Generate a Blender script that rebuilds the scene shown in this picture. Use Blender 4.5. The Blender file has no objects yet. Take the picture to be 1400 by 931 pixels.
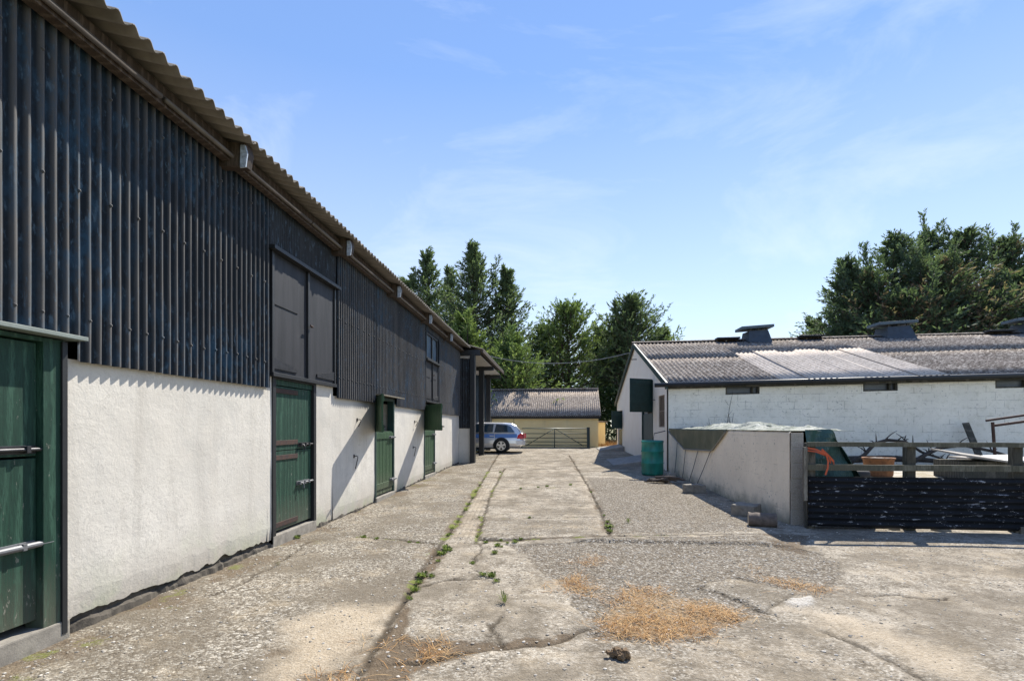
import bpy, bmesh, math, random
import numpy as np
from mathutils import Vector, Matrix, noise as mnoise

SC = bpy.context.scene
COL = SC.collection
R = math.radians
rnd = random.Random(11)

# ------------------------------------------------------------------ camera
CAM_H = 1.5
YAW = math.atan(57/720)
SN, CS = math.sin(YAW), math.cos(YAW)
cd = bpy.data.cameras.new('camera'); cam = bpy.data.objects.new('camera', cd); COL.objects.link(cam)
cam.location = (0, 0, CAM_H); cam.rotation_euler = (math.pi/2, 0, YAW)
cd.sensor_width = 36; cd.lens = 36*720/1400; cd.shift_y = 117.5/1400
cd.clip_start = .05; cd.clip_end = 5000
SC.camera = cam

def sstep(a, b, x):
    t = np.clip((x-a)/(b-a), 0, 1); return t*t*(3-2*t)
def gz(Y):                                   # the lane climbs gently towards the far shed
    Y = np.asarray(Y, float)
    return .32*np.clip((Y-9.5)/19.5, 0, 1)
def at(px, d, z=None, py=None):              # survey of the photograph: bearing and distance -> place
    u = (px-700)/720
    p = [d*(u*CS-SN), d*(u*SN+CS), 0]
    if py is not None: p[2] = CAM_H+(583-py)*d/720
    elif z is not None: p[2] = z
    return Vector(p)
def gpt(px, py):                             # a point on the lane
    z = 0
    for i in range(8):
        d = (CAM_H-z)*720/(py-583); p = at(px, d); z = float(gz(p.y))
    return (p.x, p.y)

# ------------------------------------------------------------------ helpers
def tag(o, label=None, cat=None, group=None, kind=None):
    if label: o['label'] = label
    if cat: o['category'] = cat
    if group: o['group'] = group
    if kind: o['kind'] = kind
    return o
def thing(name, loc, label, cat, group=None):
    o = bpy.data.objects.new(name, None); COL.objects.link(o)
    o.location = loc; o.empty_display_size = .3
    return tag(o, label, cat, group)
def wloc(o):
    v = Vector((0, 0, 0))
    while o: v += o.location; o = o.parent
    return v
def finish(name, me, mat, parent=None, origin=None, smooth=False):
    o = bpy.data.objects.new(name, me); COL.objects.link(o)
    if mat and not me.materials: me.materials.append(mat)
    if parent: o.parent = parent
    pw = wloc(parent) if parent else Vector((0, 0, 0))
    og = Vector(origin) if origin is not None else pw
    o.location = og-pw
    if og.length: me.transform(Matrix.Translation(-og))
    if smooth: me.shade_smooth()
    return o
class MB:
    def __init__(s): s.v = []; s.f = []; s.t = []
    def add(s, vs, fs):
        n = len(s.v); s.v += [tuple(v) for v in vs]; s.f += [tuple(i+n for i in f) for f in fs]; return s
    def box(s, x0, x1, y0, y1, z0, z1):
        return s.add([(x0,y0,z0),(x1,y0,z0),(x1,y1,z0),(x0,y1,z0),(x0,y0,z1),(x1,y0,z1),(x1,y1,z1),(x0,y1,z1)],
                     [(0,3,2,1),(4,5,6,7),(0,1,5,4),(1,2,6,5),(2,3,7,6),(3,0,4,7)])
    def obox(s, c, ax, ay, az):              # oriented box: centre and three half axes
        c = Vector(c); ax = Vector(ax); ay = Vector(ay); az = Vector(az)
        vs = [c+ax*i+ay*j+az*k for k in (-1, 1) for j, i in ((-1,-1),(-1,1),(1,1),(1,-1))]
        return s.add(vs, [(0,3,2,1),(4,5,6,7),(0,1,5,4),(1,2,6,5),(2,3,7,6),(3,0,4,7)])
    def bar(s, a, b, w, h, up=(0,0,1)):
        a = Vector(a); b = Vector(b); d = (b-a); L = d.length; d.normalize()
        u = Vector(up); sx = d.cross(u)
        if sx.length < 1e-4: sx = d.cross(Vector((1,0,0)))
        sx.normalize(); u = sx.cross(d)
        return s.obox((a+b)/2, d*L/2, sx*w/2, u*h/2)
    def tube(s, pts, r, n=8, cap=True):
        pts = [Vector(p) for p in pts]; rs = r if isinstance(r, (list, tuple)) else [r]*len(pts)
        base = len(s.v); ref = Vector((.13, .21, 1))
        for i, p in enumerate(pts):
            d = (pts[min(i+1, len(pts)-1)]-pts[max(i-1, 0)]).normalized()
            a = d.cross(ref)
            if a.length < .05: a = d.cross(Vector((1, 0, .1)))
            a.normalize(); b = d.cross(a)
            for k in range(n):
                t = 2*math.pi*k/n; s.v.append(tuple(p+(a*math.cos(t)+b*math.sin(t))*rs[i]))
        for i in range(len(pts)-1):
            for k in range(n):
                k2 = (k+1) % n; q = base+i*n
                s.f.append((q+k, q+k2, q+n+k2, q+n+k))
        if cap:
            s.f.append(tuple(base+k for k in range(n))[::-1]); q = base+(len(pts)-1)*n
            s.f.append(tuple(q+k for k in range(n)))
        return s
    def lathe(s, prof, c, n=28):
        base = len(s.v)
        for r, z in prof:
            for k in range(n):
                t = 2*math.pi*k/n; s.v.append((c[0]+r*math.cos(t), c[1]+r*math.sin(t), c[2]+z))
        for i in range(len(prof)-1):
            for k in range(n):
                k2 = (k+1) % n; q = base+i*n; s.f.append((q+k, q+k2, q+n+k2, q+n+k))
        return s
    def prism(s, poly, ext):                 # closed polygon (3d points) pushed along ext
        n = len(poly); e = Vector(ext); p = [Vector(q) for q in poly]
        return s.add(p+[q+e for q in p], [tuple(range(n))[::-1], tuple(range(n, 2*n))]+[(i, (i+1) % n, n+(i+1) % n, n+i) for i in range(n)])
    def corr(s, o, al, up, nm, L, H, pitch, amp, rows=1, phase=0., edge=None, seg=8, jit=0):
        o = Vector(o); al = Vector(al); up = Vector(up); nm = Vector(nm)
        n = max(2, int(L/pitch*seg)); base = len(s.v)
        for j in range(rows+1):
            for i in range(n+1):
                a = L*i/n; h = H*j/rows
                w = amp*math.cos(2*math.pi*(a+phase)/pitch)
                if jit: w += jit*mnoise.noise(Vector((a*.9, h*1.1, phase+3)))
                if edge and j == 0: h += edge(a)
                s.v.append(tuple(o+al*a+up*h+nm*w))
        for j in range(rows):
            for i in range(n):
                q = base+j*(n+1)+i; s.f.append((q, q+1, q+n+2, q+n+1))
        return s
    def blob(s, c, r, sc=(1,1,1), sub=1, rough=.25, seed=0, rot=0):
        bm = bmesh.new(); bmesh.ops.create_icosphere(bm, subdivisions=sub, radius=1)
        vs = []; cr, sr = math.cos(rot), math.sin(rot)
        for v in bm.verts:
            k = 1+rough*mnoise.noise(v.co*1.7+Vector((seed*3.1, seed*1.7, 0)))*1.6
            p = v.co*k*r; x, y, z = p.x*sc[0], p.y*sc[1], p.z*sc[2]
            vs.append((c[0]+x*cr-y*sr, c[1]+x*sr+y*cr, c[2]+z))
        fs = [tuple(v.index for v in f.verts) for f in bm.faces]; bm.free()
        return s.add(vs, fs)
    def build(s, name, mat, parent=None, origin=None, smooth=False, bevel=0, solid=0, recalc=True, tone=None):
        me = bpy.data.meshes.new(name); me.from_pydata(s.v, [], s.f)
        if recalc or bevel:
            bm = bmesh.new(); bm.from_mesh(me)
            if recalc: bmesh.ops.recalc_face_normals(bm, faces=bm.faces)
            if bevel:
                es = [e for e in bm.edges if len(e.link_faces) == 2 and e.calc_face_angle(0) > .6]
                bmesh.ops.bevel(bm, geom=es, offset=bevel, segments=2, profile=.6, affect='EDGES', clamp_overlap=True)
            bm.to_mesh(me); bm.free()
        if tone is not None:
            at_ = me.attributes.new('tone', 'FLOAT', 'FACE'); at_.data.foreach_set('value', np.asarray(tone, dtype=np.float32))
        me.update()
        o = finish(name, me, mat, parent, origin, smooth)
        if solid:
            m = o.modifiers.new('thickness', 'SOLIDIFY'); m.thickness = solid; m.offset = 0
        return o
def quads(name, V, mat, parent=None, origin=None, tone=None, nper=4):     # V: (n*nper,3) array of separate polygons
    V = np.ascontiguousarray(V, dtype=np.float32).reshape(-1, 3); n = len(V)//nper
    me = bpy.data.meshes.new(name); me.vertices.add(len(V)); me.vertices.foreach_set('co', V.ravel())
    me.loops.add(len(V)); me.loops.foreach_set('vertex_index', np.arange(len(V), dtype=np.int32))
    me.polygons.add(n); me.polygons.foreach_set('loop_start', np.arange(n, dtype=np.int32)*nper)
    me.update(calc_edges=True)
    if tone is not None:
        a = me.attributes.new('tone', 'FLOAT', 'FACE'); a.data.foreach_set('value', np.asarray(tone, dtype=np.float32))
    return finish(name, me, mat, parent, origin)
def dup(o, loc=None, parent=None, label=None):      # a thing or part with all below it
    c = o.copy(); COL.objects.link(c); c.parent = parent
    if loc is not None: c.location = loc
    if label: c['label'] = label
    for ch in [x for x in bpy.data.objects if x.parent == o]: dup(ch, None, c)
    return c

# ------------------------------------------------------------------ materials
class Mat:
    def __init__(s, name):
        s.m = bpy.data.materials.new(name); s.m.use_nodes = True; s.nt = s.m.node_tree
        s.b = s.nt.nodes['Principled BSDF']; s.out = s.nt.nodes['Material Output']
        s.tc = s.nt.nodes.new('ShaderNodeTexCoord'); s.co = s.tc.outputs['Object']
    def n(s, t, **kw):
        nd = s.nt.nodes.new(t)
        for k, v in kw.items(): setattr(nd, k, v)
        return nd
    def put(s, sock, v):
        if isinstance(v, bpy.types.NodeSocket): s.nt.links.new(v, sock)
        else:
            if hasattr(sock.default_value, '__len__') and len(sock.default_value) == 4 and len(v) == 3: v = (*v, 1)
            sock.default_value = v
    def map(s, co=None, scale=(1,1,1), rot=(0,0,0), loc=(0,0,0)):
        nd = s.n('ShaderNodeMapping'); s.put(nd.inputs[0], co or s.co)
        nd.inputs['Scale'].default_value = scale; nd.inputs['Rotation'].default_value = rot; nd.inputs['Location'].default_value = loc
        return nd.outputs[0]
    def noise(s, scale, detail=5, rough=.6, co=None, dist=0):
        nd = s.n('ShaderNodeTexNoise'); s.put(nd.inputs['Vector'], co or s.co)
        nd.inputs['Scale'].default_value = scale; nd.inputs['Detail'].default_value = detail
        nd.inputs['Roughness'].default_value = rough; nd.inputs['Distortion'].default_value = dist
        return nd.outputs['Fac']
    def voro(s, scale, out='Distance', co=None, feature='F1', rnd=1):
        nd = s.n('ShaderNodeTexVoronoi', feature=feature); s.put(nd.inputs['Vector'], co or s.co)
        nd.inputs['Scale'].default_value = scale; nd.inputs['Randomness'].default_value = rnd
        return nd.outputs[out]
    def wave(s, scale, dist=2, detail=2, axis='Z', co=None, dscale=1):
        nd = s.n('ShaderNodeTexWave', bands_direction=axis); s.put(nd.inputs['Vector'], co or s.co)
        nd.inputs['Scale'].default_value = scale; nd.inputs['Distortion'].default_value = dist; nd.inputs['Detail'].default_value = detail
        nd.inputs['Detail Scale'].default_value = dscale
        return nd.outputs['Fac']
    def ramp(s, fac, stops, interp='LINEAR'):
        nd = s.n('ShaderNodeValToRGB'); s.put(nd.inputs[0], fac); r = nd.color_ramp; r.interpolation = interp
        while len(r.elements) < len(stops): r.elements.new(.5)
        for e, (p, c) in zip(r.elements, stops):
            e.position = p
            if isinstance(c, (int, float)): c = (c, c, c)
            e.color = (*c, 1)
        return nd.outputs[0]
    def mix(s, fac, a, b, mode='MIX'):
        nd = s.n('ShaderNodeMix', data_type='RGBA', blend_type=mode)
        s.put(nd.inputs[0], fac); s.put(nd.inputs[6], a); s.put(nd.inputs[7], b)
        return nd.outputs[2]
    def math(s, op, a, b=0., clamp=False):
        nd = s.n('ShaderNodeMath', operation=op, use_clamp=clamp); s.put(nd.inputs[0], a); s.put(nd.inputs[1], b); return nd.outputs[0]
    def attr(s, name, out='Fac'):
        nd = s.n('ShaderNodeAttribute', attribute_name=name); return nd.outputs[out]
    def sep(s, v):
        nd = s.n('ShaderNodeSeparateXYZ'); s.put(nd.inputs[0], v); return nd.outputs
    def comb(s, x, y, z=0.):
        nd = s.n('ShaderNodeCombineXYZ')
        for i, v in enumerate((x, y, z)): s.put(nd.inputs[i], v)
        return nd.outputs[0]
    def bump(s, h, strength=.5, dist=.01, normal=None):
        nd = s.n('ShaderNodeBump'); s.put(nd.inputs['Height'], h); nd.inputs['Strength'].default_value = strength
        nd.inputs['Distance'].default_value = dist
        if normal: s.put(nd.inputs['Normal'], normal)
        return nd.outputs[0]
    def set(s, color=None, rough=None, metal=None, normal=None, spec=None):
        for k, v in (('Base Color', color), ('Roughness', rough), ('Metallic', metal), ('Normal', normal), ('Specular IOR Level', spec)):
            if v is not None: s.put(s.b.inputs[k], v)
        return s.m

def m_wood_paint(name, col, dark, light, rough=.5, chip=None):
    m = Mat(name)
    g = m.noise(9, 6, .7, m.map(scale=(7, 7, .8)), 1.2)
    w = m.wave(3.2, 9, 3, 'Y', m.map(scale=(1, 1, .22)))
    c = m.mix(m.ramp(g, [(.3, 0), (.75, 1)]), dark, col)
    c = m.mix(m.ramp(m.math('MULTIPLY', g, w), [(.33, 0), (.55, .6)]), c, light)
    c = m.mix(m.ramp(m.noise(1.3, 4), [(.45, 0), (.8, .45)]), c, dark)
    z = m.sep(m.co)[2]; low = m.ramp(m.math('ADD', z, m.math('MULTIPLY', g, .5)), [(.25, 1), (.85, 0)])
    if chip:
        ch = m.ramp(m.math('ADD', m.noise(19, 5, .75, m.map(scale=(1, 1, .45))), m.math('MULTIPLY', low, .05)), [(.64, 0), (.68, .7)])
        c = m.mix(ch, c, chip); c = m.mix(m.math('MULTIPLY', low, .5), c, (.16, .14, .105))
    return m.set(c, rough, normal=m.bump(m.math('ADD', g, m.math('MULTIPLY', w, .5)), .4, .007), spec=.3)
def m_plain(name, col, rough=.6, metal=0, var=.25, scale=6, bump=.15, col2=None):
    m = Mat(name); f = m.noise(scale, 6, .65)
    c2 = col2 or tuple(x*(1-var) for x in col)
    c = m.mix(m.ramp(f, [(.32, 0), (.68, 1)]), c2, col)
    return m.set(c, rough, metal, m.bump(m.noise(scale*9, 3), bump, .004))
M = {}
def mats():
    # black weathered corrugated iron
    m = Mat('black_painted_iron')
    st = m.noise(3.4, 7, .72, m.map(scale=(1, 1, .2)))
    pa = m.noise(.75, 4, .6)
    fine = m.noise(24, 4, .7, m.map(scale=(1, 1, .3)))
    c = m.mix(m.ramp(st, [(.35, 0), (.72, 1)]), (.018, .020, .023), (.046, .047, .050))
    blue = m.math('MULTIPLY', m.ramp(pa, [(.42, 0), (.7, 1)]), m.ramp(st, [(.4, 0), (.7, 1)]))
    c = m.mix(m.math('MULTIPLY', blue, .8), c, (.030, .060, .095))
    c = m.mix(m.ramp(fine, [(.56, 0), (.68, .75)]), c, (.085, .13, .18))
    c = m.mix(m.ramp(m.noise(1.9, 6, .75, m.map(scale=(1, 1, .5), loc=(3, 7, 1))), [(.56, 0), (.70, .4)]), c, (.07, .06, .055))
    M['iron'] = m.set(c, m.ramp(st, [(.3, .56), (.7, .70)]), normal=m.bump(fine, .2, .003), spec=.15)
    m2 = Mat('black_iron_with_worn_and_sunlit_ridges'); m = m2
    st = m.noise(3.4, 7, .72, m.map(scale=(1, 1, .2))); pa = m.noise(.75, 4, .6); fine = m.noise(24, 4, .7, m.map(scale=(1, 1, .3))); mid = m.noise(7, 6, .75, m.map(scale=(1, 1, .55), loc=(1, 5, 2)))
    crest = m.ramp(m.math('ADD', m.sep(m.co)[0], m.math('MULTIPLY', m.math('SUBTRACT', st, .5), .02)), [(.043, 0), (.061, 1)])
    c = m.mix(crest, m.mix(st, (.006, .009, .012), (.016, .021, .028)), m.mix(st, (.036, .037, .040), (.108, .102, .097)))  # worn ridges paled and valleys blackened to paint in sun and self-shadow
    blue = m.math('MULTIPLY', m.ramp(pa, [(.42, 0), (.62, 1)]), m.ramp(mid, [(.46, 0), (.62, 1)]))
    c = m.mix(m.math('MULTIPLY', blue, .85), c, (.024, .060, .10))
    c = m.mix(m.math('MULTIPLY', m.ramp(fine, [(.56, 0), (.68, .8)]), m.ramp(pa, [(.36, .25), (.56, 1)])), c, (.075, .12, .165))
    c = m.mix(m.ramp(m.noise(2.3, 6, .75, m.map(scale=(1, 1, .35), loc=(3, 7, 1))), [(.55, 0), (.68, .6)]), c, (.010, .012, .014))
    M['iron_ridge'] = m.set(c, m.ramp(st, [(.3, .5), (.7, .68)]), normal=m.bump(fine, .25, .003), spec=.12)
    m.b.inputs['Sheen Weight'].default_value = .6; m.b.inputs['Sheen Roughness'].default_value = .38; m.put(m.b.inputs['Sheen Tint'], m.mix(crest, (.02, .02, .02), (.72, .71, .72)))
    # flat black boards of the loft doors
    m = Mat('black_painted_board')
    st = m.noise(5, 6, .7, m.map(scale=(1, 1.4, .16)))
    c = m.mix(m.ramp(st, [(.35, 0), (.7, 1)]), (.011, .013, .017), (.034, .035, .042))
    M['board'] = m.set(c, .6, normal=m.bump(m.noise(16, 4, .6, m.map(scale=(1, 1.2, .12))), .3, .004), spec=.35)
    # pale rough-cast render
    m = Mat('white_roughcast_render')
    big = m.noise(.9, 5, .6); med = m.noise(5.5, 6, .7); fi = m.noise(75, 3, .6); fi2 = m.noise(28, 4, .6)
    c = m.mix(m.ramp(big, [(.3, 0), (.7, 1)]), (.53, .50, .445), (.65, .62, .56))
    c = m.mix(m.ramp(med, [(.55, 0), (.8, .35)]), c, (.5, .47, .43))
    low = m.ramp(m.math('ADD', m.sep(m.co)[2], m.math('MULTIPLY', med, .35)), [(.18, .85), (.40, .35), (.75, 0)])
    c = m.mix(low, c, m.mix(m.ramp(m.noise(1.6, 4), [(.48, 0), (.56, 1)]), (.36, .32, .26), (.33, .34, .22)))
    zf = m.ramp(m.noise(3.2, 6, .75, m.map(scale=(1, 1, 1), loc=(5, 1, 2)), 1.5), [(.488, 0), (.5, .75), (.512, 0)])
    c = m.mix(m.math('MULTIPLY', zf, m.ramp(big, [(.45, 0), (.6, 1)])), c, (.33, .31, .28))
    c = m.mix(m.ramp(m.noise(3.5, 6, .7, m.map(scale=(1, 1, .1), loc=(2, 2, 2))), [(.52, 0), (.66, .4)]), c, (.44, .41, .36))
    c = m.mix(m.ramp(m.noise(.9, 4, .6, m.map(loc=(8, 3, 5))), [(.56, 0), (.575, .22)]), c, (.46, .45, .42))
    h = m.math('ADD', m.math('MULTIPLY', fi, .5), m.math('ADD', fi2, m.math('MULTIPLY', med, 1.6)))
    M['render'] = m.set(c, .9, normal=m.bump(h, .32, .010), spec=.08)
    # painted concrete block walls (two directions)
    def block(name, ax, tint, dirt, gapk=.6, cov=(.46, .60), bw=.45, bh=.225):
        m = Mat(name); s = m.sep(m.co); v = m.comb(s[ax], s[2])
        wob = m.noise(2.5, 3); v2 = m.n('ShaderNodeVectorMath', operation='ADD')
        m.put(v2.inputs[0], v); m.put(v2.inputs[1], m.comb(m.math('MULTIPLY', wob, .03), m.math('MULTIPLY', m.noise(3.1, 3), .03)))
        br = m.n('ShaderNodeTexBrick'); m.put(br.inputs['Vector'], v2.outputs[0]); br.inputs['Scale'].default_value = 1
        br.inputs['Brick Width'].default_value = bw; br.inputs['Row Height'].default_value = bh
        br.inputs['Mortar Size'].default_value = .010; br.inputs['Mortar Smooth'].default_value = .5
        j = br.outputs['Fac']; gap = m.math('MULTIPLY', j, m.ramp(m.noise(3.3, 5, .7), [(cov[0], .06), (cov[1], 1)]))
        big = m.noise(1.1, 5); med = m.noise(7, 6, .7)
        c = m.mix(m.ramp(big, [(.3, 0), (.7, 1)]), tuple(x*.84 for x in tint), tint)
        c = m.mix(m.ramp(med, [(.5, 0), (.68, .6)]), c, dirt)
        c = m.mix(m.math('MULTIPLY', gap, gapk), c, tuple(x*.36 for x in tint))
        spots = m.math('MULTIPLY', m.ramp(m.noise(17, 4, .75), [(.60, 0), (.66, 1)]), m.ramp(m.noise(1.7, 4), [(.42, 0), (.58, .9)]))
        c = m.mix(spots, c, (.2, .19, .16))
        zb = m.ramp(m.math('ADD', s[2], m.math('MULTIPLY', m.noise(4, 5), .5)), [(.24, .8), (.55, 0)])
        c = m.mix(zb, c, (.2, .19, .13))
        h = m.math('SUBTRACT', m.math('ADD', m.math('MULTIPLY', med, .45), m.math('MULTIPLY', m.noise(55, 3), .2)), gap)
        return m.set(c, .85, normal=m.bump(h, .5, .012), spec=.05)
    M['block_x'] = block('white_painted_blockwork', 0, (.90, .86, .75), (.64, .61, .49))
    M['block_y'] = block('cream_painted_blockwork', 1, (.94, .82, .65), (.80, .68, .52), .35, (.52, .66))
    m = Mat('gable_white_paint'); big = m.noise(1.4, 6, .65)
    c = m.mix(m.ramp(big, [(.35, 0), (.7, 1)]), (.88, .765, .62), (.94, .845, .71))
    c = m.mix(m.ramp(m.noise(3, 6, .75, m.map(scale=(1, 1, .3))), [(.6, 0), (.8, .3)]), c, (.45, .43, .38))
    M['gable'] = m.set(c, .88, normal=m.bump(m.noise(30, 5), .3, .008), spec=.2)
    m = Mat('yellow_painted_wall'); big = m.noise(.8, 6, .65)
    c = m.mix(m.ramp(big, [(.35, 0), (.7, 1)]), (.86, .67, .34), (.92, .755, .42))
    c = m.mix(m.ramp(m.noise(2.6, 6, .7, m.map(scale=(1, 1, .25))), [(.58, 0), (.8, .4)]), c, (.47, .40, .25))
    M['yellow'] = m.set(c, .88, normal=m.bump(m.noise(30, 5), .3, .008), spec=.2)
    m = Mat('raw_concrete_block'); f = m.noise(60, 4, .7)
    c = m.mix(m.ramp(f, [(.3, 0), (.7, 1)]), (.27, .24, .20), (.48, .44, .375))
    zz = m.ramp(m.math('FRACT', m.math('MULTIPLY', m.sep(m.co)[2], 1/.235)), [(.0, 1), (.05, 0), (.95, 0), (1, 1)])
    c = m.mix(m.math('MULTIPLY', zz, .55), c, (.36, .34, .29))
    M['rawblock'] = m.set(c, .95, normal=m.bump(f, .6, .012), spec=.15)
    # lichened fibre-cement sheets
    def fibre(name, a, b, li, lam, dk=.75):
        m = Mat(name); big = m.noise(.7, 5); f = m.noise(7, 6, .8)
        c = m.mix(m.ramp(big, [(.3, 0), (.7, 1)]), a, b)
        c = m.mix(m.math('MULTIPLY', m.ramp(f, [(.49, 0), (.58, 1)]), lam), c, li)
        c = m.mix(m.ramp(m.noise(10, 6, .8, m.map(loc=(4, 4, 4))), [(.50, 0), (.58, dk)]), c, tuple(x*.32 for x in a))
        c = m.mix(m.ramp(m.noise(1.5, 5, .7, m.map(loc=(9, 1, 2))), [(.55, 0), (.75, .45)]), c, tuple(x*.6 for x in a))
        return m.set(c, .92, normal=m.bump(f, .6, .012), spec=.02)
    M['fibre'] = fibre('lichened_roof_sheet', (.15, .128, .11), (.24, .205, .18), (.46, .42, .37), .85)
    M['fibre_pale'] = fibre('pale_roof_sheet', (.46, .405, .35), (.54, .48, .42), (.62, .57, .51), .5, .5)
    M['fibre_shed'] = fibre('shed_roof_sheet', (.235, .195, .16), (.32, .27, .225), (.52, .46, .39), .7)
    M['under'] = m_plain('roof_sheet_edge', (.21, .188, .165), .9, var=.45, scale=2.5)
    M['green'] = m_wood_paint('green_painted_plywood', (.019, .066, .042), (.008, .028, .020), (.05, .12, .082), .55, (.24, .235, .20))
    M['green_bright'] = m_wood_paint('green_painted_boards', (.038, .088, .040), (.018, .048, .025), (.08, .14, .068), .55, (.22, .22, .18))
    M['green_dark'] = m_plain('dark_green_paint', (.018, .052, .046), .5, var=.4)
    M['black'] = m_plain('black_paint', (.016, .018, .021), .5, var=.4)
    M['brown_wood'] = m_wood_paint('brown_stained_timber', (.085, .060, .045), (.035, .027, .022), (.16, .125, .10), .6)
    M['grey_wood'] = m_wood_paint('weathered_grey_timber', (.20, .18, .145), (.085, .078, .06), (.34, .31, .26), .85)
    M['dark_wood'] = m_wood_paint('dark_weathered_timber', (.09, .083, .065), (.035, .035, .028), (.17, .155, .125), .85)
    M['rust'] = m_plain('rusty_strap', (.085, .045, .032), .7, .3, var=.5, scale=14, col2=(.04, .03, .03))
    M['steel'] = m_plain('galvanised_steel', (.20, .205, .215), .58, .5, var=.3, scale=12)
    M['steel_dark'] = m_plain('oiled_dark_steel', (.07, .07, .075), .45, .7, var=.4, scale=14)
    M['blue_white'] = m_plain('flaking_blue_white_paint', (.58, .68, .82), .75, var=.65, scale=22)
    M['glass'] = Mat('dark_window_glass').set((.02, .03, .04), .08, spec=.6)
    M['plastic_green'] = None
    m = Mat('green_plastic_drum'); f = m.noise(3.2, 5, .65, m.map(scale=(1, 1, .4)))
    c = m.mix(m.ramp(f, [(.35, 0), (.68, 1)]), (.012, .13, .10), (.018, .27, .205))
    c = m.mix(m.ramp(m.noise(8, 5, .7), [(.62, 0), (.78, .4)]), c, (.07, .12, .10))
    M['plastic_green'] = m.set(c, .42, normal=m.bump(m.noise(20, 3), .1, .004))
    m = Mat('tarpaulin_sheet'); f = m.noise(2.6, 6, .7)
    c = m.mix(m.ramp(f, [(.35, 0), (.7, 1)]), (.065, .075, .045), (.125, .13, .085))
    c = m.mix(m.ramp(m.noise(7, 5, .7), [(.58, 0), (.75, .5)]), c, (.19, .18, .13))
    M['tarp'] = m.set(c, .42, normal=m.bump(m.noise(9, 5, .65), .45, .02), spec=.5)
    m = Mat('dusty_tarpaulin_top'); f = m.noise(2.2, 7, .8)
    c = m.mix(m.ramp(f, [(.36, 0), (.62, 1)]), (.15, .17, .13), (.44, .44, .39))
    c = m.mix(m.ramp(m.noise(9, 5, .75), [(.50, 0), (.60, .8)]), c, (.06, .09, .065))
    M['tarp_top'] = m.set(c, .8, normal=m.bump(m.noise(8, 5, .65), .7, .03), spec=.08)
    m = Mat('blue_green_tarpaulin'); f = m.noise(4, 6, .7)
    c = m.mix(m.ramp(f, [(.35, 0), (.7, 1)]), (.018, .06, .05), (.05, .12, .10))
    M['tarp_end'] = m.set(c, .45, normal=m.bump(m.noise(9, 5, .65), .5, .02), spec=.5)
    m = Mat('flaking_black_iron'); fl = m.noise(6, 6, .8, m.map(scale=(.45, 1, 2.4))); sp = m.noise(15, 5, .75, m.map(scale=(.5, 1, 1.6), loc=(3, 0, 9)))
    c = m.mix(m.ramp(m.noise(2, 5), [(.3, 0), (.7, 1)]), (.008, .009, .011), (.018, .020, .024))
    c = m.mix(m.ramp(fl, [(.625, 0), (.655, .8)]), c, (.33, .36, .43))
    c = m.mix(m.ramp(sp, [(.62, 0), (.645, .85)]), c, (.5, .5, .5))
    M['iron_flake'] = m.set(c, .75, normal=m.bump(fl, .2, .004), spec=.15)
    M['rail'] = m_wood_paint('mossy_grey_rail', (.15, .14, .105), (.06, .06, .04), (.21, .20, .155), .88)
    M['stone'] = m_plain('grey_block_stone', (.30, .275, .235), .95, var=.45, scale=9, bump=.5)
    M['log'] = m_plain('log_bark', (.17, .135, .11), .9, var=.55, scale=11, bump=.8)
    M['log_end'] = m_plain('pale_sawn_wood', (.46, .40, .31), .85, var=.3, scale=15)
    M['bark'] = m_plain('tree_bark', (.085, .065, .05), .95, var=.5, scale=5, bump=.8)
    M['branch'] = m_plain('dead_branch', (.06, .05, .042), .95, var=.5, scale=8)
    M['orange'] = m_plain('orange_strap_webbing', (.56, .10, .035), .7, var=.3)
    M['white_board'] = m_plain('white_board', (.72, .71, .68), .6, var=.2)
    M['rust_tub'] = m_plain('rusty_tub', (.32, .135, .05), .85, .0, var=.55, scale=10, col2=(.13, .055, .025))
    M['rust_frame'] = m_plain('rusty_frame', (.075, .04, .03), .75, .3, var=.4, scale=12)
    M['cable'] = m_plain('pale_cable', (.30, .30, .29), .6)
    M['cord'] = m_plain('tie_cord', (.10, .10, .11), .8)
    M['gate'] = m_plain('dark_green_gate_tube', (.030, .045, .036), .5, .2, var=.3)
    M['dung'] = m_plain('dry_dung', (.24, .16, .09), .95, var=.5, scale=30, bump=.9)
    M['tyre'] = m_plain('tyre_rubber', (.015, .015, .016), .75)
    M['alloy'] = m_plain('alloy_wheel', (.62, .62, .63), .3, .8, var=.1)
    M['red_lens'] = Mat('red_lamp_lens').set((.55, .012, .018), .15)
    m = Mat('silver_car_paint')
    m.b.inputs['Coat Weight'].default_value = 1; m.b.inputs['Coat Roughness'].default_value = .03
    M['silver'] = m.set((.80, .80, .81), .28, .55)
    M['ply'] = m_plain('grey_chipboard', (.33, .30, .26), .85, var=.3)
    # foliage
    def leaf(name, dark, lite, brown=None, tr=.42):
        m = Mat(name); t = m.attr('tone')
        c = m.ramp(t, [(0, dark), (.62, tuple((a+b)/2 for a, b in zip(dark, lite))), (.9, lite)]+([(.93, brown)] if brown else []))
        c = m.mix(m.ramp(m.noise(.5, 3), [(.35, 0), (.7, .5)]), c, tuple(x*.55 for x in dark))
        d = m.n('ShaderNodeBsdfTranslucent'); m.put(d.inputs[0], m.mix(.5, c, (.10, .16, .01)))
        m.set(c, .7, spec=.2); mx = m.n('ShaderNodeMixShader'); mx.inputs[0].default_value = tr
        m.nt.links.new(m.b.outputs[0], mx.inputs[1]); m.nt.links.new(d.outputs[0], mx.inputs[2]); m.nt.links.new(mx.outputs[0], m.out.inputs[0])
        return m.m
    M['leaf'] = leaf('cypress_foliage', (.085, .128, .085), (.29, .36, .18))
    M['leaf_lime'] = leaf('lime_cypress_foliage', (.10, .165, .075), (.41, .50, .15))  # brighter, yellower green leaf colour
    M['leaf_brown'] = leaf('browning_cypress_foliage', (.072, .112, .088), (.22, .28, .15), (.36, .235, .165))
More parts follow.
